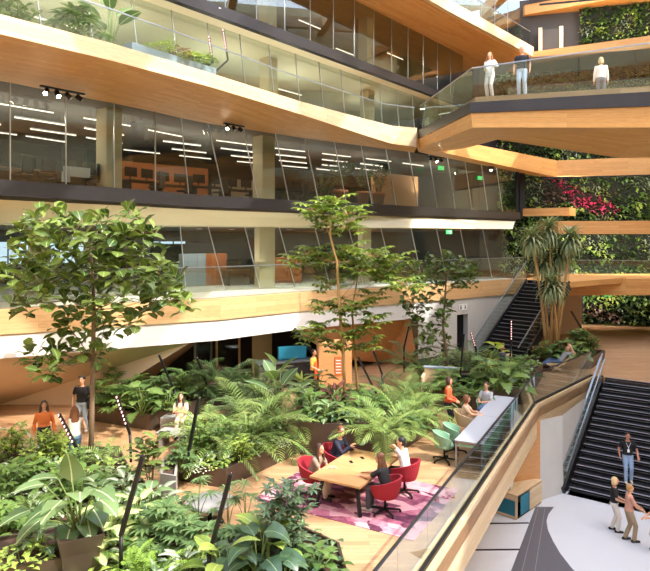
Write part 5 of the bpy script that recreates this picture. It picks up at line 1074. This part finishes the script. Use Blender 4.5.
bn = empty('stone_bench', on(177, 446, 0), -.25, 'pale grey stone bench in front of the seated woman', 'bench'); mb = MB(); mb.box((0, 0, .40), (1.1, .55, .08)); mb.build('seat', M['stone'], bn, bevel=.01)
for x in (-.42, .42): mb = MB(); mb.box((x, 0, .18), (.1, .45, .36)); mb.build('leg', M['stone'], bn)
sb = empty('stone_bench', on(181, 432, 0), -.2, 'grey stone seat the woman in cream sits on', 'bench'); mb = MB(); mb.box((0, .12, .23), (1.3, .5, .44)); o = mb.build('seat', M['stone'], sb, bevel=.015); mb = MB(); mb.box((0, .12, .02), (1.15, .4, .04)); mb.build('plinth', M['black'], sb)
# coffee counter and plywood kiosk by the staff member
ct = empty('coffee_counter', at(288, 372, 25.6) * 1, .35, 'dark coffee counter with a steel worktop below the white band', 'counter'); ct.location.z = 0
mb = MB(); mb.box((0, 0, .5), (2.6, .7, 1.0)); mb.build('body', M['office_dark'], ct); mb = MB(); mb.box((0, 0, 1.03), (2.7, .8, .06)); mb.build('worktop', M['rail'], ct); mb = MB(); mb.box((.2, .1, 1.35), (1.2, .2, .5)); mb.build('screen_panel', M['teal'], ct)
kk = empty('plywood_kiosk', at(334, 372, 24.6), .1, 'plywood kiosk box behind the umbrella trees', 'kiosk'); kk.location.z = 0; mb = MB(); mb.box((0, 0, 1.0), (1.3, .9, 2.0)); mb.build('body', M['ply'], kk, bevel=.01); mb = MB(); mb.box((.12, -.46, 1.1), (.3, .02, .75)); mb.build('poster', M['orange'], kk)
for k in range(5):
    mb = MB(); mb.box((.12, -.475, .85 + .12 * k), (.2, .006, .04)); mb.build('poster_stripe', M['white'], kk)
# reception cabinet on the plaza with a cup
a, b, c = on(517, 520.5, PZ), on(542, 503, PZ), on(497.5, 507, PZ); ux, uy = (b - a), (c - a); rz = math.atan2(ux.y, ux.x); W_, D_ = ux.length, 1.1
cb = empty('reception_cabinet', a, rz, 'low oak cabinet with teal panels under the deck edge', 'cabinet')
for nm, c_, d_, m in (('end_panel', (.02, D_ / 2, .4), (.04, D_, .76), 'oak_pale_sunlit'), ('end_panel', (W_ - .02, D_ / 2, .4), (.04, D_, .76), 'oak_pale_sunlit'), ('top', (W_ / 2, D_ / 2, .79), (W_, D_, .04), 'oak_pale_sunlit'), ('back', (W_ / 2, D_ - .02, .4), (W_, .04, .76), 'ply'), ('plinth', (W_ / 2, D_ / 2, .03), (W_ - .06, D_ - .06, .06), 'black'), ('teal_panel', (-.004, D_ / 2, .36), (.012, D_ - .14, .5), 'teal'), ('teal_panel', (W_ * .3, -.002, .4), (W_ * .34, .02, .6), 'teal'), ('door', (W_ * .73, .0, .4), (W_ * .48, .03, .68), 'oak_pale_sunlit')):
    mb = MB(); mb.box(c_, d_); mb.build(nm, M[m], cb)
cp = empty('cup', a + Matrix.Rotation(rz, 3, 'Z') @ V((.35, .45, .81)), 0, 'white cup standing on the oak reception cabinet', 'cup'); mb = MB(); mb.lathe((0, 0, 0), [(.09, 0), (.13, .3), (.12, .3), (.08, .02)], 16); mb.build('body', M['white'], cp); mb = MB(); mb.lathe((0, 0, .3), [(.135, -.01), (.135, .02), (.05, .03)], 16); mb.build('lid', M['white'], cp)
# recliner
rl = empty('lounge_chair', on(556, 371, 0), 1.45, 'pale reclining lounge chair on the far oak floor', 'chair')
mb = MB(); mb.box((0, .1, .36), (.62, .75, .06)); mb.build('seat', M['beige'], rl, bevel=.02)
mb = MB(); mb.bar((0, -.25, .36), (0, -.78, .92), .62, .06); mb.build('backrest', M['beige'], rl)
mb = MB()
for x in (-.3, .3):
    mb.bar((x, .45, .36), (x, -.3, .02), .04, .04); mb.bar((x, -.45, .55), (x, .3, .02), .04, .04)
mb.build('frame', M['oak_pale_sunlit'], rl)
# chair of the man half hidden in the back bed
ac = empty('lounge_chair', on(506, 378, 0) + V((0, .6, 0)), .9, 'pale lounge chair hidden behind the leafy shrub', 'chair'); mb = MB(); mb.box((0, 0, .38), (.6, .6, .08)); mb.build('seat', M['beige'], ac, bevel=.02); mb = MB(); mb.box((0, -.3, .68), (.6, .08, .6)); mb.build('backrest', M['beige'], ac, bevel=.02); mb = MB()
for x in (-.25, .25):
    for y in (-.25, .25): mb.bar((x, y, .34), (x, y, 0), .04, .04)
mb.build('frame', M['oak_pale_sunlit'], ac)
# ================================================================== PEOPLE
PM = {}
def pm(kind, rgb, rough=.8):
    k = (kind,) + tuple(rgb)
    if k not in PM: PM[k] = plain(kind, rgb, rough, 0, .08, 12)
    return PM[k]
def remesh(mb, name, mat, parent, vox, smooth=2):
    me = mb.mesh(name); o = bpy.data.objects.new(name, me); COL.objects.link(o)
    m = o.modifiers.new('r', 'REMESH'); m.mode = 'VOXEL'; m.voxel_size = vox; m.use_smooth_shade = True
    if smooth: s = o.modifiers.new('s', 'SMOOTH'); s.iterations = smooth; s.factor = .5
    dg = bpy.context.evaluated_depsgraph_get(); dg.update(); nm = bpy.data.meshes.new_from_object(o.evaluated_get(dg)); bpy.data.objects.remove(o); nm.name = name
    nm.materials.clear(); nm.materials.append(mat); q = bpy.data.objects.new(name, nm); COL.objects.link(q); q.parent = parent; return q
def loft(mb, rings, n=16):
    """rings: centre, half width, half depth, sideways axis, forward axis; closed at both ends"""
    vs = []; fs = []
    for c, rx, ry, ax, ay in rings:
        for j in range(n):
            a = 2 * PI * j / n; vs.append(V(c) + ax * (rx * math.cos(a)) + ay * (ry * math.sin(a)))
    for i in range(len(rings) - 1):
        for j in range(n): fs.append((i * n + j, i * n + (j + 1) % n, (i + 1) * n + (j + 1) % n, (i + 1) * n + j))
    fs += [tuple(range(n))[::-1], tuple((len(rings) - 1) * n + j for j in range(n))]; mb.raw(vs, fs)
def limb(mb, pts, rad, n=12):                            # tapered limb with rounded ends
    pts = [V(p) for p in pts]; mb.tube(pts, rad, n); mb.ell(pts[0], (rad[0],) * 3, n=10, m=6); mb.ell(pts[-1], (rad[-1],) * 3, n=10, m=6)
    for p, r in zip(pts[1:-1], rad[1:-1]): mb.ell(p, (r,) * 3, n=10, m=6)
def ik(a, b, l1, l2, pole):
    a, b = V(a), V(b); d = b - a; L = min(d.length, (l1 + l2) * .995); d.normalize(); b = a + d * L; x = (l1 * l1 - l2 * l2 + L * L) / (2 * L); h = math.sqrt(max(0, l1 * l1 - x * x)); p = V(pole) - d * V(pole).dot(d); p.normalize(); return a + d * x + p * h, b
def hand(mb, w, d, palm_n, side, curl=.5):
    """palm, four fingers of different lengths, thumb off the side near the wrist"""
    d = V(d).normalized(); n = V(palm_n); n = (n - d * n.dot(d)).normalized(); s = d.cross(n).normalized() * side
    for k, (o, l) in enumerate(((.031, .07), (.0105, .08), (-.0105, .075), (-.031, .058))):
        b = w + d * .085 + s * o; mb.tube([w + d * .02 + s * o * .6, b], [.017, .0125], 8); p = b; dd = d.copy(); pts = [p]
        for f in (.42, .33, .25):
            dd = (dd + n * curl * .55).normalized(); p = p + dd * l * f; pts.append(p)
        limb(mb, pts, [.0105, .0098, .009, .008], 8)
    mb.ell(w + d * .05, (.042, .016, .05), Matrix((s, n, d)).transposed(), 10, 8)
    t0 = w + d * .025 + s * .03; t1 = t0 + (d * .55 + s * .75 + n * .3).normalized() * .035; t2 = t1 + (d * .8 + s * .35 + n * .35).normalized() * .03; t3 = t2 + (d * .9 + n * .4).normalized() * .022; limb(mb, [t0, t1, t2, t3], [.015, .0125, .0105, .009], 8)
X, Y_, Z_ = V((1, 0, 0)), V((0, 1, 0)), V((0, 0, 1))
def person(p, rz, h, label, pelvis=(0, .93), lean=.03, hy=0.0, hp=0.0, lh=None, rh=None, lf=None, rf=None, kn=(0, 1, .1), skin=(214, 160, 126), hair=(50, 34, 26), hs='short', top=(30, 30, 34), sleeve='short', bot=(40, 40, 46), shoe=(40, 38, 38), bare_mid=False, curl=.5, extra=None, cat='person', roll=0.0, pitch=0.0, short=False, long_top=False, lk=None, rk=None):
    s = h / 1.72; root = empty('person', p, rz, label, cat); root.scale = (s, s, s)
    if pitch: root.rotation_euler = (pitch, 0, rz)
    u = V((0, math.sin(lean), math.cos(lean))); f = V((0, math.cos(lean), -math.sin(lean))); P = V((0, pelvis[0], pelvis[1]))
    ch = P + u * .34; sh = P + u * .46; nk = P + u * .52; hd = nk + u * .045 + Z_ * .115 + V((0, .02, 0)); hc = hd + V((0, 0, .0))
    Hm = Matrix.Rotation(hy, 3, 'Z') @ Matrix.Rotation(-hp, 3, 'X'); hf = lambda x, y, z: hc + Hm @ V((x, y, z))
    body = MB(); sk = pm('skin', skin, .55)
    tor = [(P - u * .06, .14, .10), (P + u * .02, .165, .115), (P + u * .14, .135, .095), (P + u * .28, .155, .105), (P + u * .4, .17, .1), (P + u * .47, .14, .075), (P + u * .5, .07, .06)]
    loft(body, [(c, a, b, X, f) for c, a, b in tor]); body.tube([nk - u * .05, nk + u * .03, hc - Z_ * .03], [.062, .052, .055], 12)
    # head: skull, jaw, nose, ears
    body.ell(hf(0, -.008, .025), (.077, .098, .1), Hm, 16, 12); body.ell(hf(0, .022, -.045), (.056, .066, .072), Hm, 14, 10); body.ell(hf(0, .062, -.085), (.026, .024, .02), Hm, 10, 8)
    body.tube([hf(0, .085, .025), hf(0, .104, -.012), hf(0, .088, -.022)], [.009, .016, .011], 8)
    for sx in (-1, 1): body.ell(hf(sx * .078, -.008, -.005), (.012, .022, .034), Hm, 8, 8)
    arms = {}; legs = {}
    for sx, tgt, nm in ((-1, lh, 'l'), (1, rh, 'r')):
        S0 = sh + X * sx * .175 - u * .02; w = V(tgt) if tgt is not None else S0 + V((sx * .07, .06, -.53)); pole = V((sx * .6, -1, -.5)); e, w = ik(S0, w, .285, .25, pole); arms[nm] = (S0, e, w)
        limb(body, [S0, S0.lerp(e, .5), e, e.lerp(w, .35), w], [.052, .046, .038, .039, .026]); hd_ = (w - e).normalized()
        hand(body, w, hd_, (V((-sx * .9, .1, 0)) if abs(hd_.z) > .75 else V((-sx * .3, 0, -1))), 1 if sx < 0 else -1, curl)
    for sx, tgt, nm, kp in ((-1, lf, 'l', lk), (1, rf, 'r', rk)):
        h0 = P + X * sx * .088 - u * .03; a = V(tgt) if tgt is not None else V((sx * .1, 0, .085)); k, a = ik(h0, a, .43, .42, kp or kn); legs[nm] = (h0, k, a)
        limb(body, [h0, h0.lerp(k, .5), k, k.lerp(a, .3), a], [.086, .074, .054, .054, .038])
    remesh(body, 'body', sk, root, .0085)
    # clothes
    tb_ = MB(); e = .014; lowest = .1 if bare_mid else (-.14 if long_top else .02)
    tt = [(P + u * max(lowest, c_), a + e, b + e) for c_, a, b in ((lowest, .16, .118), (.06, .158, .112), (.14, .142, .1), (.28, .16, .108), (.4, .173, .103), (.465, .15, .08), (.492, .088, .07)) if c_ >= lowest - .001 or c_ == lowest]
    loft(tb_, [(c, a, b, X, f) for c, a, b in tt])
    for nm in 'lr':
        S0, el, w = arms[nm]
        if sleeve == 'long': limb(tb_, [S0, S0.lerp(el, .5), el, el.lerp(w, .5), el.lerp(w, .93)], [.059, .057, .051, .049, .042])
        elif sleeve == 'short': limb(tb_, [S0, S0.lerp(el, .3), S0.lerp(el, .62)], [.06, .06, .06])
        else: tb_.ell(S0 - X * (.03 if S0.x > 0 else -.03), (.05, .055, .05))
    remesh(tb_, 'top', pm('top_cloth', top), root, .013)
    pb = MB(); loft(pb, [(P + u * c_, a, b, X, f) for c_, a, b in ((-.08, .15, .115), (0, .178, .132), (.05 if not bare_mid else .08, .163, .118))])
    for nm in 'lr':
        h0, k, a = legs[nm]; limb(pb, [h0, h0.lerp(k, .5), k] + ([k.lerp(a, .5), k.lerp(a, .97)] if not short else []), [.1, .088, .07] + ([.068, .062] if not short else []))
    remesh(pb, 'trousers', pm('trouser_cloth', bot), root, .013)
    for nm in 'lr':
        h0, k, a = legs[nm]; sh_ = MB(); d = (k - a); fw = V((a.x * .25, 1, 0)).normalized()
        if abs(d.normalized().z) < .5: fw = (Z_ * .9 - d.normalized() * .2).normalized()
        dn = -Z_ if abs(d.normalized().z) >= .5 else d.normalized() * -1
        b0 = a + dn * .045; limb(sh_, [b0 - fw * .06, b0 + fw * .06, b0 + fw * .15], [.046, .042, .034]); limb(sh_, [a + dn * .0, b0], [.046, .046]); remesh(sh_, 'shoe', pm('shoe_leather', shoe), root, .012)
    # hair and face
    hm = pm('hair', hair, .6); hb = MB()
    if hs != 'bald':
        hb.ell(hf(0, -.022, .05), (.088, .1, .09), Hm, 16, 10); hb.ell(hf(0, -.05, .0), (.084, .068, .085), Hm, 14, 10)
        if hs in ('curly',):
            for i in range(14): a_ = i * 2.4; hb.ell(hf(.07 * math.cos(a_), -.03 + .06 * math.sin(a_), .07 + .03 * math.sin(i)), (.04, .04, .035), Hm, 8, 6)
        if hs == 'bob':
            for sx in (-1, 1): hb.ell(hf(sx * .078, -.02, -.03), (.03, .07, .1), Hm, 10, 8)
            hb.ell(hf(0, -.075, -.04), (.08, .045, .11), Hm, 12, 8)
        if hs == 'long':
            for sx in (-1, 1): hb.tube([hf(sx * .07, 0, .05), hf(sx * .088, -.02, -.06), hf(sx * .1, -.01, -.18), hf(sx * .1, .02, -.3)], [.03, .038, .038, .018], 10)
            loft(hb, [(hf(0, -.07, .05), .07, .04, X, Y_), (hf(0, -.09, -.08), .095, .04, X, Y_), (hf(0, -.11, -.22), .11, .035, X, Y_), (hf(0, -.115, -.33), .085, .025, X, Y_)])
        if hs == 'tail': hb.tube([hf(0, -.1, .03), hf(0, -.15, -.03), hf(0, -.14, -.16)], [.03, .035, .012], 10)
    else: hb.ell(hf(0, -.055, -.02), (.08, .05, .05), Hm, 14, 8)
    remesh(hb, 'hair', hm, root, .011)
    for sx in (-1, 1):
        mb = MB(); mb.ell(hf(sx * .031, .084, .022), (.014, .008, .008), Hm, 8, 6); ey = mb.build('eye', pm('eye_white', (236, 232, 226), .3), root); mb = MB(); mb.ell(hf(sx * .031, .0905, .022), (.0065, .004, .0065), Hm, 8, 6); mb.build('pupil', pm('pupil', (34, 24, 20), .2), ey)
        mb = MB(); mb.tube([hf(sx * .016, .09, .042), hf(sx * .032, .09, .047), hf(sx * .048, .078, .042)], .0045, 6); mb.build('eyebrow', hm, root)
    mb = MB(); mb.ell(hf(0, .083, -.05), (.022, .01, .008), Hm, 10, 6); mb.build('mouth', pm('lips', (176, 92, 84), .5), root)
    if extra: extra(root, dict(P=P, u=u, f=f, ch=ch, sh=sh, hf=hf, Hm=Hm, arms=arms, legs=legs))
    return root
def face_to(x, y): return math.atan2(y, x) - PI / 2      # rotation for a figure that faces the plan direction (x, y)
def lanyard(root, k):
    c = k['ch'] + k['f'] * .128; mb = MB(); mb.tube([k['sh'] + X * .07 + k['f'] * .085, c - k['u'] * .02 + X * .01, c - k['u'] * .1], .008, 6); mb.tube([k['sh'] - X * .07 + k['f'] * .085, c - k['u'] * .02 - X * .01, c - k['u'] * .1], .008, 6); mb.build('lanyard', pm('lanyard', (210, 210, 216)), root); mb = MB(); mb.box(c - k['u'] * .15, (.07, .012, .1)); mb.build('badge', pm('badge', (230, 230, 232)), root)
def glasses(root, k):
    mb = MB()
    for sx in (-1, 1):
        c = [k['hf'](sx * .033 + .024 * math.cos(a), .1, .022 + .018 * math.sin(a)) for a in [i * PI / 5 for i in range(11)]]; mb.tube(c, .003, 5); mb.tube([k['hf'](sx * .056, .098, .026), k['hf'](sx * .08, .0, .02)], .003, 5)
    mb.tube([k['hf'](-.01, .102, .026), k['hf'](.01, .102, .026)], .003, 5); mb.build('glasses', pm('glasses', (30, 26, 24), .3), root)
def apron(root, k):
    mb = MB(); P, u, f = k['P'], k['u'], k['f']; loft(mb, [(P + u * z + f * (d), w, .012, X, f) for z, w, d in ((.38, .1, .13), (.2, .13, .135), (0, .17, .16), (-.2, .18, .15), (-.38, .17, .14))]); mb.build('apron', pm('apron_cloth', (226, 92, 40)), root)
sit = dict(pelvis=(-.12, .52), kn=(0, 1, .6))
def seated(h, dz=0.0, out=.13, fwd=.3): return dict(lf=(-out, fwd, .085), rf=(out, fwd, .085))
# walking and standing in the garden
person((-7.66, 16.9, 0), face_to(.55, -1), 1.66, 'woman in an orange crop top and dark trousers walking on the red-brown floor', hair=(70, 48, 34), hs='long', top=(226, 120, 56), bot=(40, 38, 42), sleeve='long', bare_mid=True, skin=(206, 150, 116), lf=(-.1, .2, .09), rf=(.1, -.18, .12), lh=(-.26, .1, .86), rh=(.24, .02, .86))
person((-6.6, 16.35, 0), face_to(-.6, 1), 1.64, 'woman with long brown hair and pale top, back turned, beside the lit lamp', hair=(120, 72, 44), hs='long', top=(220, 214, 204), bot=(104, 134, 170), sleeve='none', lh=(-.2, .25, 1.0), rh=(.2, .25, 1.05))
def satchel(root, k):
    mb = MB(); mb.box(k['P'] + V((-.24, -.02, .0)), (.1, .32, .34)); o = mb.build('bag', pm('bag_leather', (26, 24, 26)), root); mb = MB(); mb.tube([k['P'] + V((-.24, -.1, .17)), k['sh'] + V((.1, -.1, .04)), k['sh'] + V((.12, .02, .06)), k['ch'] + V((-.02, .13, 0)), k['P'] + V((-.24, .1, .17))], .012, 6); mb.build('strap', pm('bag_leather', (26, 24, 26)), o)
person((-7.6, 19.4, 0), face_to(.1, -1), 1.77, 'man in black shirt and pale jeans with dark bag near the fig trunk', hair=(38, 28, 24), hs='curly', top=(34, 32, 36), bot=(166, 186, 204), shoe=(230, 228, 224), lh=(-.24, .05, .86), rh=(.26, .05, .9), lf=(-.1, -.12, .1), rf=(.12, .16, .085), extra=satchel)
person(on(180, 436, 0) + V((0, .08, 0)), face_to(.1, -1), 1.66, 'woman in cream clothes sitting on the grey stone seat with a phone', pelvis=(-.12, .53), kn=(0, 1, .6), lean=.08, hp=-.35, hair=(44, 30, 26), hs='long', top=(226, 204, 180), bot=(222, 200, 176), sleeve='short', lf=(-.1, .28, .085), rf=(.1, .3, .085), lh=(-.08, .26, .82), rh=(.1, .26, .82))
person((-.45, 24.2, 0), face_to(.8, -.5), 1.74, 'staff member in a yellow shirt and orange apron by the coffee counter', hair=(36, 26, 22), hs='curly', top=(222, 170, 70), bot=(40, 44, 52), extra=apron, lh=(-.12, .28, 1.0), rh=(.16, .3, 1.02), hp=-.3)
# the meeting table
for i, (q, kw) in enumerate(((SEATS[0], dict(h=1.64, label='woman with long dark hair leaning on the meeting table, seated by the schefflera', lean=.38, hp=-.1, hy=-.2, hair=(66, 42, 32), hs='long', top=(146, 132, 116), bot=(214, 196, 178), sleeve='short', lh=(-.12, .42, .77), rh=(.0, .4, .79), skin=(216, 160, 128))),
        (SEATS[1], dict(h=1.76, label='man in a navy pullover and glasses seated at the far table side', lean=.3, hy=-.7, hair=(112, 66, 44), hs='short', top=(40, 46, 66), bot=(50, 50, 58), sleeve='long', lh=(-.1, .38, .8), rh=(.05, .36, .9), extra=glasses)),
        (SEATS[2], dict(h=1.7, label='woman with wavy brown hair in a black tee seated in front at the table', lean=.3, hy=.2, hair=(104, 68, 44), hs='long', top=(36, 36, 40), bot=(84, 88, 94), sleeve='short', lh=(-.12, .5, .78), rh=(.16, .5, .78), shoe=(196, 186, 176))),
        (SEATS[3], dict(h=1.72, label='dark-haired man in a white tee with his hand raised to his head', lean=.22, hy=.35, hair=(30, 26, 26), hs='short', top=(226, 226, 228), bot=(60, 62, 70), sleeve='short', lh=(-.12, .2, 1.16), rh=(.16, .42, .8))))):
    person(q[0], q[1], pelvis=(-.1, .56), kn=(0, 1, .6), lf=(-.12, .3, .1), rf=(.12, .34, .1), **kw)
for k, (s_, lb) in enumerate((((-.22, .18), 'white phone lying on the meeting table before the leaning woman'), ((-.1, .55), 'dark phone lying on the meeting table before the man in navy'))):
    p = TC + TA * s_[0] + TL * s_[1]; o = MB(); o.box((0, 0, .745), (.075, .15, .01)); o = o.build('phone', M['screen'], None, p, .3, .003); tag(o, lb, 'phone')
# desk group
person(on(448, 431, 0), face_to(.85, -.35), 1.69, 'woman in an orange blouse and black trousers standing at the grey desk', hair=(64, 34, 26), hs='bob', top=(226, 92, 54), bot=(30, 30, 34), sleeve='long', lh=(-.05, .26, 1.02), rh=(.14, .26, 1.02), skin=(214, 154, 120))
p = dside(.05, -.72); person(p, drz - 1.4, 1.66, 'woman with brown hair seated at the grey desk, seen from behind', pelvis=(-.08, .55), kn=(0, 1, .6), lean=.15, hair=(120, 74, 46), hs='bob', top=(206, 178, 150), bot=(150, 140, 130), sleeve='short', lf=(-.12, .3, .085), rf=(.12, .3, .085), lh=(-.12, .42, .78), rh=(.12, .42, .78))
p = dside(1.9, -.5); person(p, drz + 3.0, 1.68, 'woman in a grey tee with a notebook seated at the back of the desk', pelvis=(-.08, .55), kn=(0, 1, .6), lean=.05, hair=(50, 34, 28), hs='tail', top=(168, 170, 174), bot=(96, 124, 160), sleeve='short', lf=(-.05, .34, .1), rf=(.1, .3, .085), lh=(-.08, .28, .76), rh=(.12, .28, .76))
# recliner and man hidden in the shrubs
person(on(556, 371, 0), 1.45, 1.76, 'man in grey tee and jeans lying back in the lounge chair, hands behind head', pelvis=(-.15, .47), lean=-.75, hp=-.4, kn=(0, .2, 1), hair=(150, 120, 96), hs='bald', top=(150, 156, 162), bot=(92, 116, 152), lf=(-.1, .68, .28), rf=(.12, .62, .22), lh=(-.16, -.6, 1.12), rh=(.16, -.6, 1.12), skin=(220, 164, 132))
person(on(506, 378, 0) + V((0, .6, 0)), .9, 1.74, 'bald man sitting half hidden behind the leafy shrub of the back bed', pelvis=(-.05, .5), kn=(0, 1, .6), lean=.05, hair=(140, 120, 104), hs='bald', top=(84, 92, 116), bot=(60, 64, 76), lf=(-.12, .34, .085), rf=(.12, .34, .085), lh=(-.1, .3, .68), rh=(.12, .3, .68))
# plaza
sp = ST_O + ST_T * 1.8 + ST_D * (ST_TREAD * 14.5); sp.z = PZ + ST_RISE * 3
person(sp, face_to(-.25, -1), 1.76, 'man with a lanyard in black tee and jeans coming down the plaza stairs', hair=(46, 32, 26), hs='short', top=(24, 24, 28), bot=(140, 164, 192), shoe=(228, 214, 190), lf=(-.1, .06, .085), rf=(.1, .2, .085 - .0), lh=(-.3, .16, .95), rh=(.26, .02, .9), extra=lanyard, skin=(196, 134, 104))
person(on(614, 531, PZ), face_to(.9, -.35), 1.7, 'blonde woman in black top and white trousers on the plaza floor', hair=(222, 190, 140), hs='bob', top=(26, 26, 30), bot=(222, 214, 204), shoe=(30, 28, 30), sleeve='short', lh=(-.12, .24, 1.02), rh=(.1, .28, 1.0), lf=(-.09, -.06, .085), rf=(.09, .1, .085))
person(on(629, 541, PZ), face_to(.9, -.1), 1.72, 'woman in a patterned pink blouse and tan trousers beside the blonde woman', hair=(190, 140, 84), hs='short', top=(204, 150, 128), bot=(158, 136, 108), shoe=(54, 46, 42), sleeve='short', lh=(-.1, .36, 1.02), rh=(.12, .36, 1.0), lf=(-.09, -.08, .085), rf=(.09, .12, .085))
person(on(657, 552, PZ), face_to(-1, .1), 1.7, 'person in white partly cut off by the frame edge on the plaza', hair=(90, 64, 44), hs='short', top=(232, 226, 220), bot=(206, 190, 170), sleeve='short', lh=(-.1, .3, 1.05), rh=(.12, .3, 1.0))
# bridge
BZ = 11.1
person(at(490, 97, 22.3).xy.to_3d() + V((0, 0, BZ)), face_to(-.75, -.8), 1.66, 'woman in a white shirt with long hair leaning on the bridge balustrade', hair=(150, 92, 56), hs='long', top=(236, 232, 226), bot=(206, 202, 198), sleeve='long', lh=(-.3, .34, 1.14), rh=(.02, .3, 1.12), long_top=True, hy=.3)
person(at(522, 97, 22.0).xy.to_3d() + V((0, 0, BZ)), face_to(-.45, -1), 1.78, 'man in a black tee and pale jeans standing on the bridge', hair=(216, 186, 150), hs='short', top=(38, 38, 44), bot=(180, 196, 214), lh=(-.26, .08, .88), rh=(.26, .08, .88), hy=.35)
person(at(601, 97, 22.9).xy.to_3d() + V((0, 0, BZ)), face_to(.4, 1), 1.66, 'fair-haired figure in white on the bridge, standing in for a glass reflection', hair=(206, 176, 130), hs='bob', top=(232, 228, 222), bot=(120, 128, 140), sleeve='long')  # added figure in place of the woman's reflection in the glass
# ================================================================== CAMERA AND LIGHT
cd = bpy.data.cameras.new('camera'); cam = bpy.data.objects.new('camera', cd); COL.objects.link(cam)
cam.location = (0, 0, H); cam.rotation_euler = (PI / 2, 0, 0)
cd.sensor_fit = 'HORIZONTAL'; cd.sensor_width = 36; cd.lens = 36 * F / 650; cd.shift_y = (HY - 285.5) / 650; cd.clip_end = 300
S.camera = cam
sd = bpy.data.lights.new('sun', 'SUN'); sun = bpy.data.objects.new('sun', sd); COL.objects.link(sun)
sd.energy = 6.0; sd.angle = .009; sd.color = (1, .95, .87)
SUN = V((.75, -.45, 1.0)); sun.rotation_euler = SUN.to_track_quat('Z', 'Y').to_euler(); sun.location = (20, -10, 40)
w = bpy.data.worlds.new('World'); S.world = w; w.use_nodes = True; nt = w.node_tree
bg = nt.nodes['Background']; sk = nt.nodes.new('ShaderNodeTexSky'); sk.sky_type = 'NISHITA'; sk.sun_disc = False
sk.sun_elevation = math.radians(49); sk.sun_rotation = math.radians(120); sk.air_density = 1.0; sk.dust_density = 3.0
mxw = nt.nodes.new('ShaderNodeMix'); mxw.data_type = 'RGBA'; mxw.inputs['Factor'].default_value = .6
nt.links.new(sk.outputs[0], mxw.inputs['A']); mxw.inputs['B'].default_value = (.9, .95, 1.0, 1)
mp = nt.nodes.new('ShaderNodeMix'); 
nt.links.new(mxw.outputs['Result'], bg.inputs['Color']); bg.inputs['Strength'].default_value = 2.25
vs = S.view_settings; vs.view_transform = 'Standard'; vs.look = 'None'; vs.gamma = 1; vs.use_curve_mapping = False; vs.exposure = 0.0
S.cycles.max_bounces = 8; S.cycles.diffuse_bounces = 4; S.cycles.glossy_bounces = 3; S.cycles.transmission_bounces = 4; S.cycles.transparent_max_bounces = 24
S.cycles.caustics_reflective = False; S.cycles.caustics_refractive = False; S.cycles.sample_clamp_indirect = 6
S.cycles.use_denoising = True
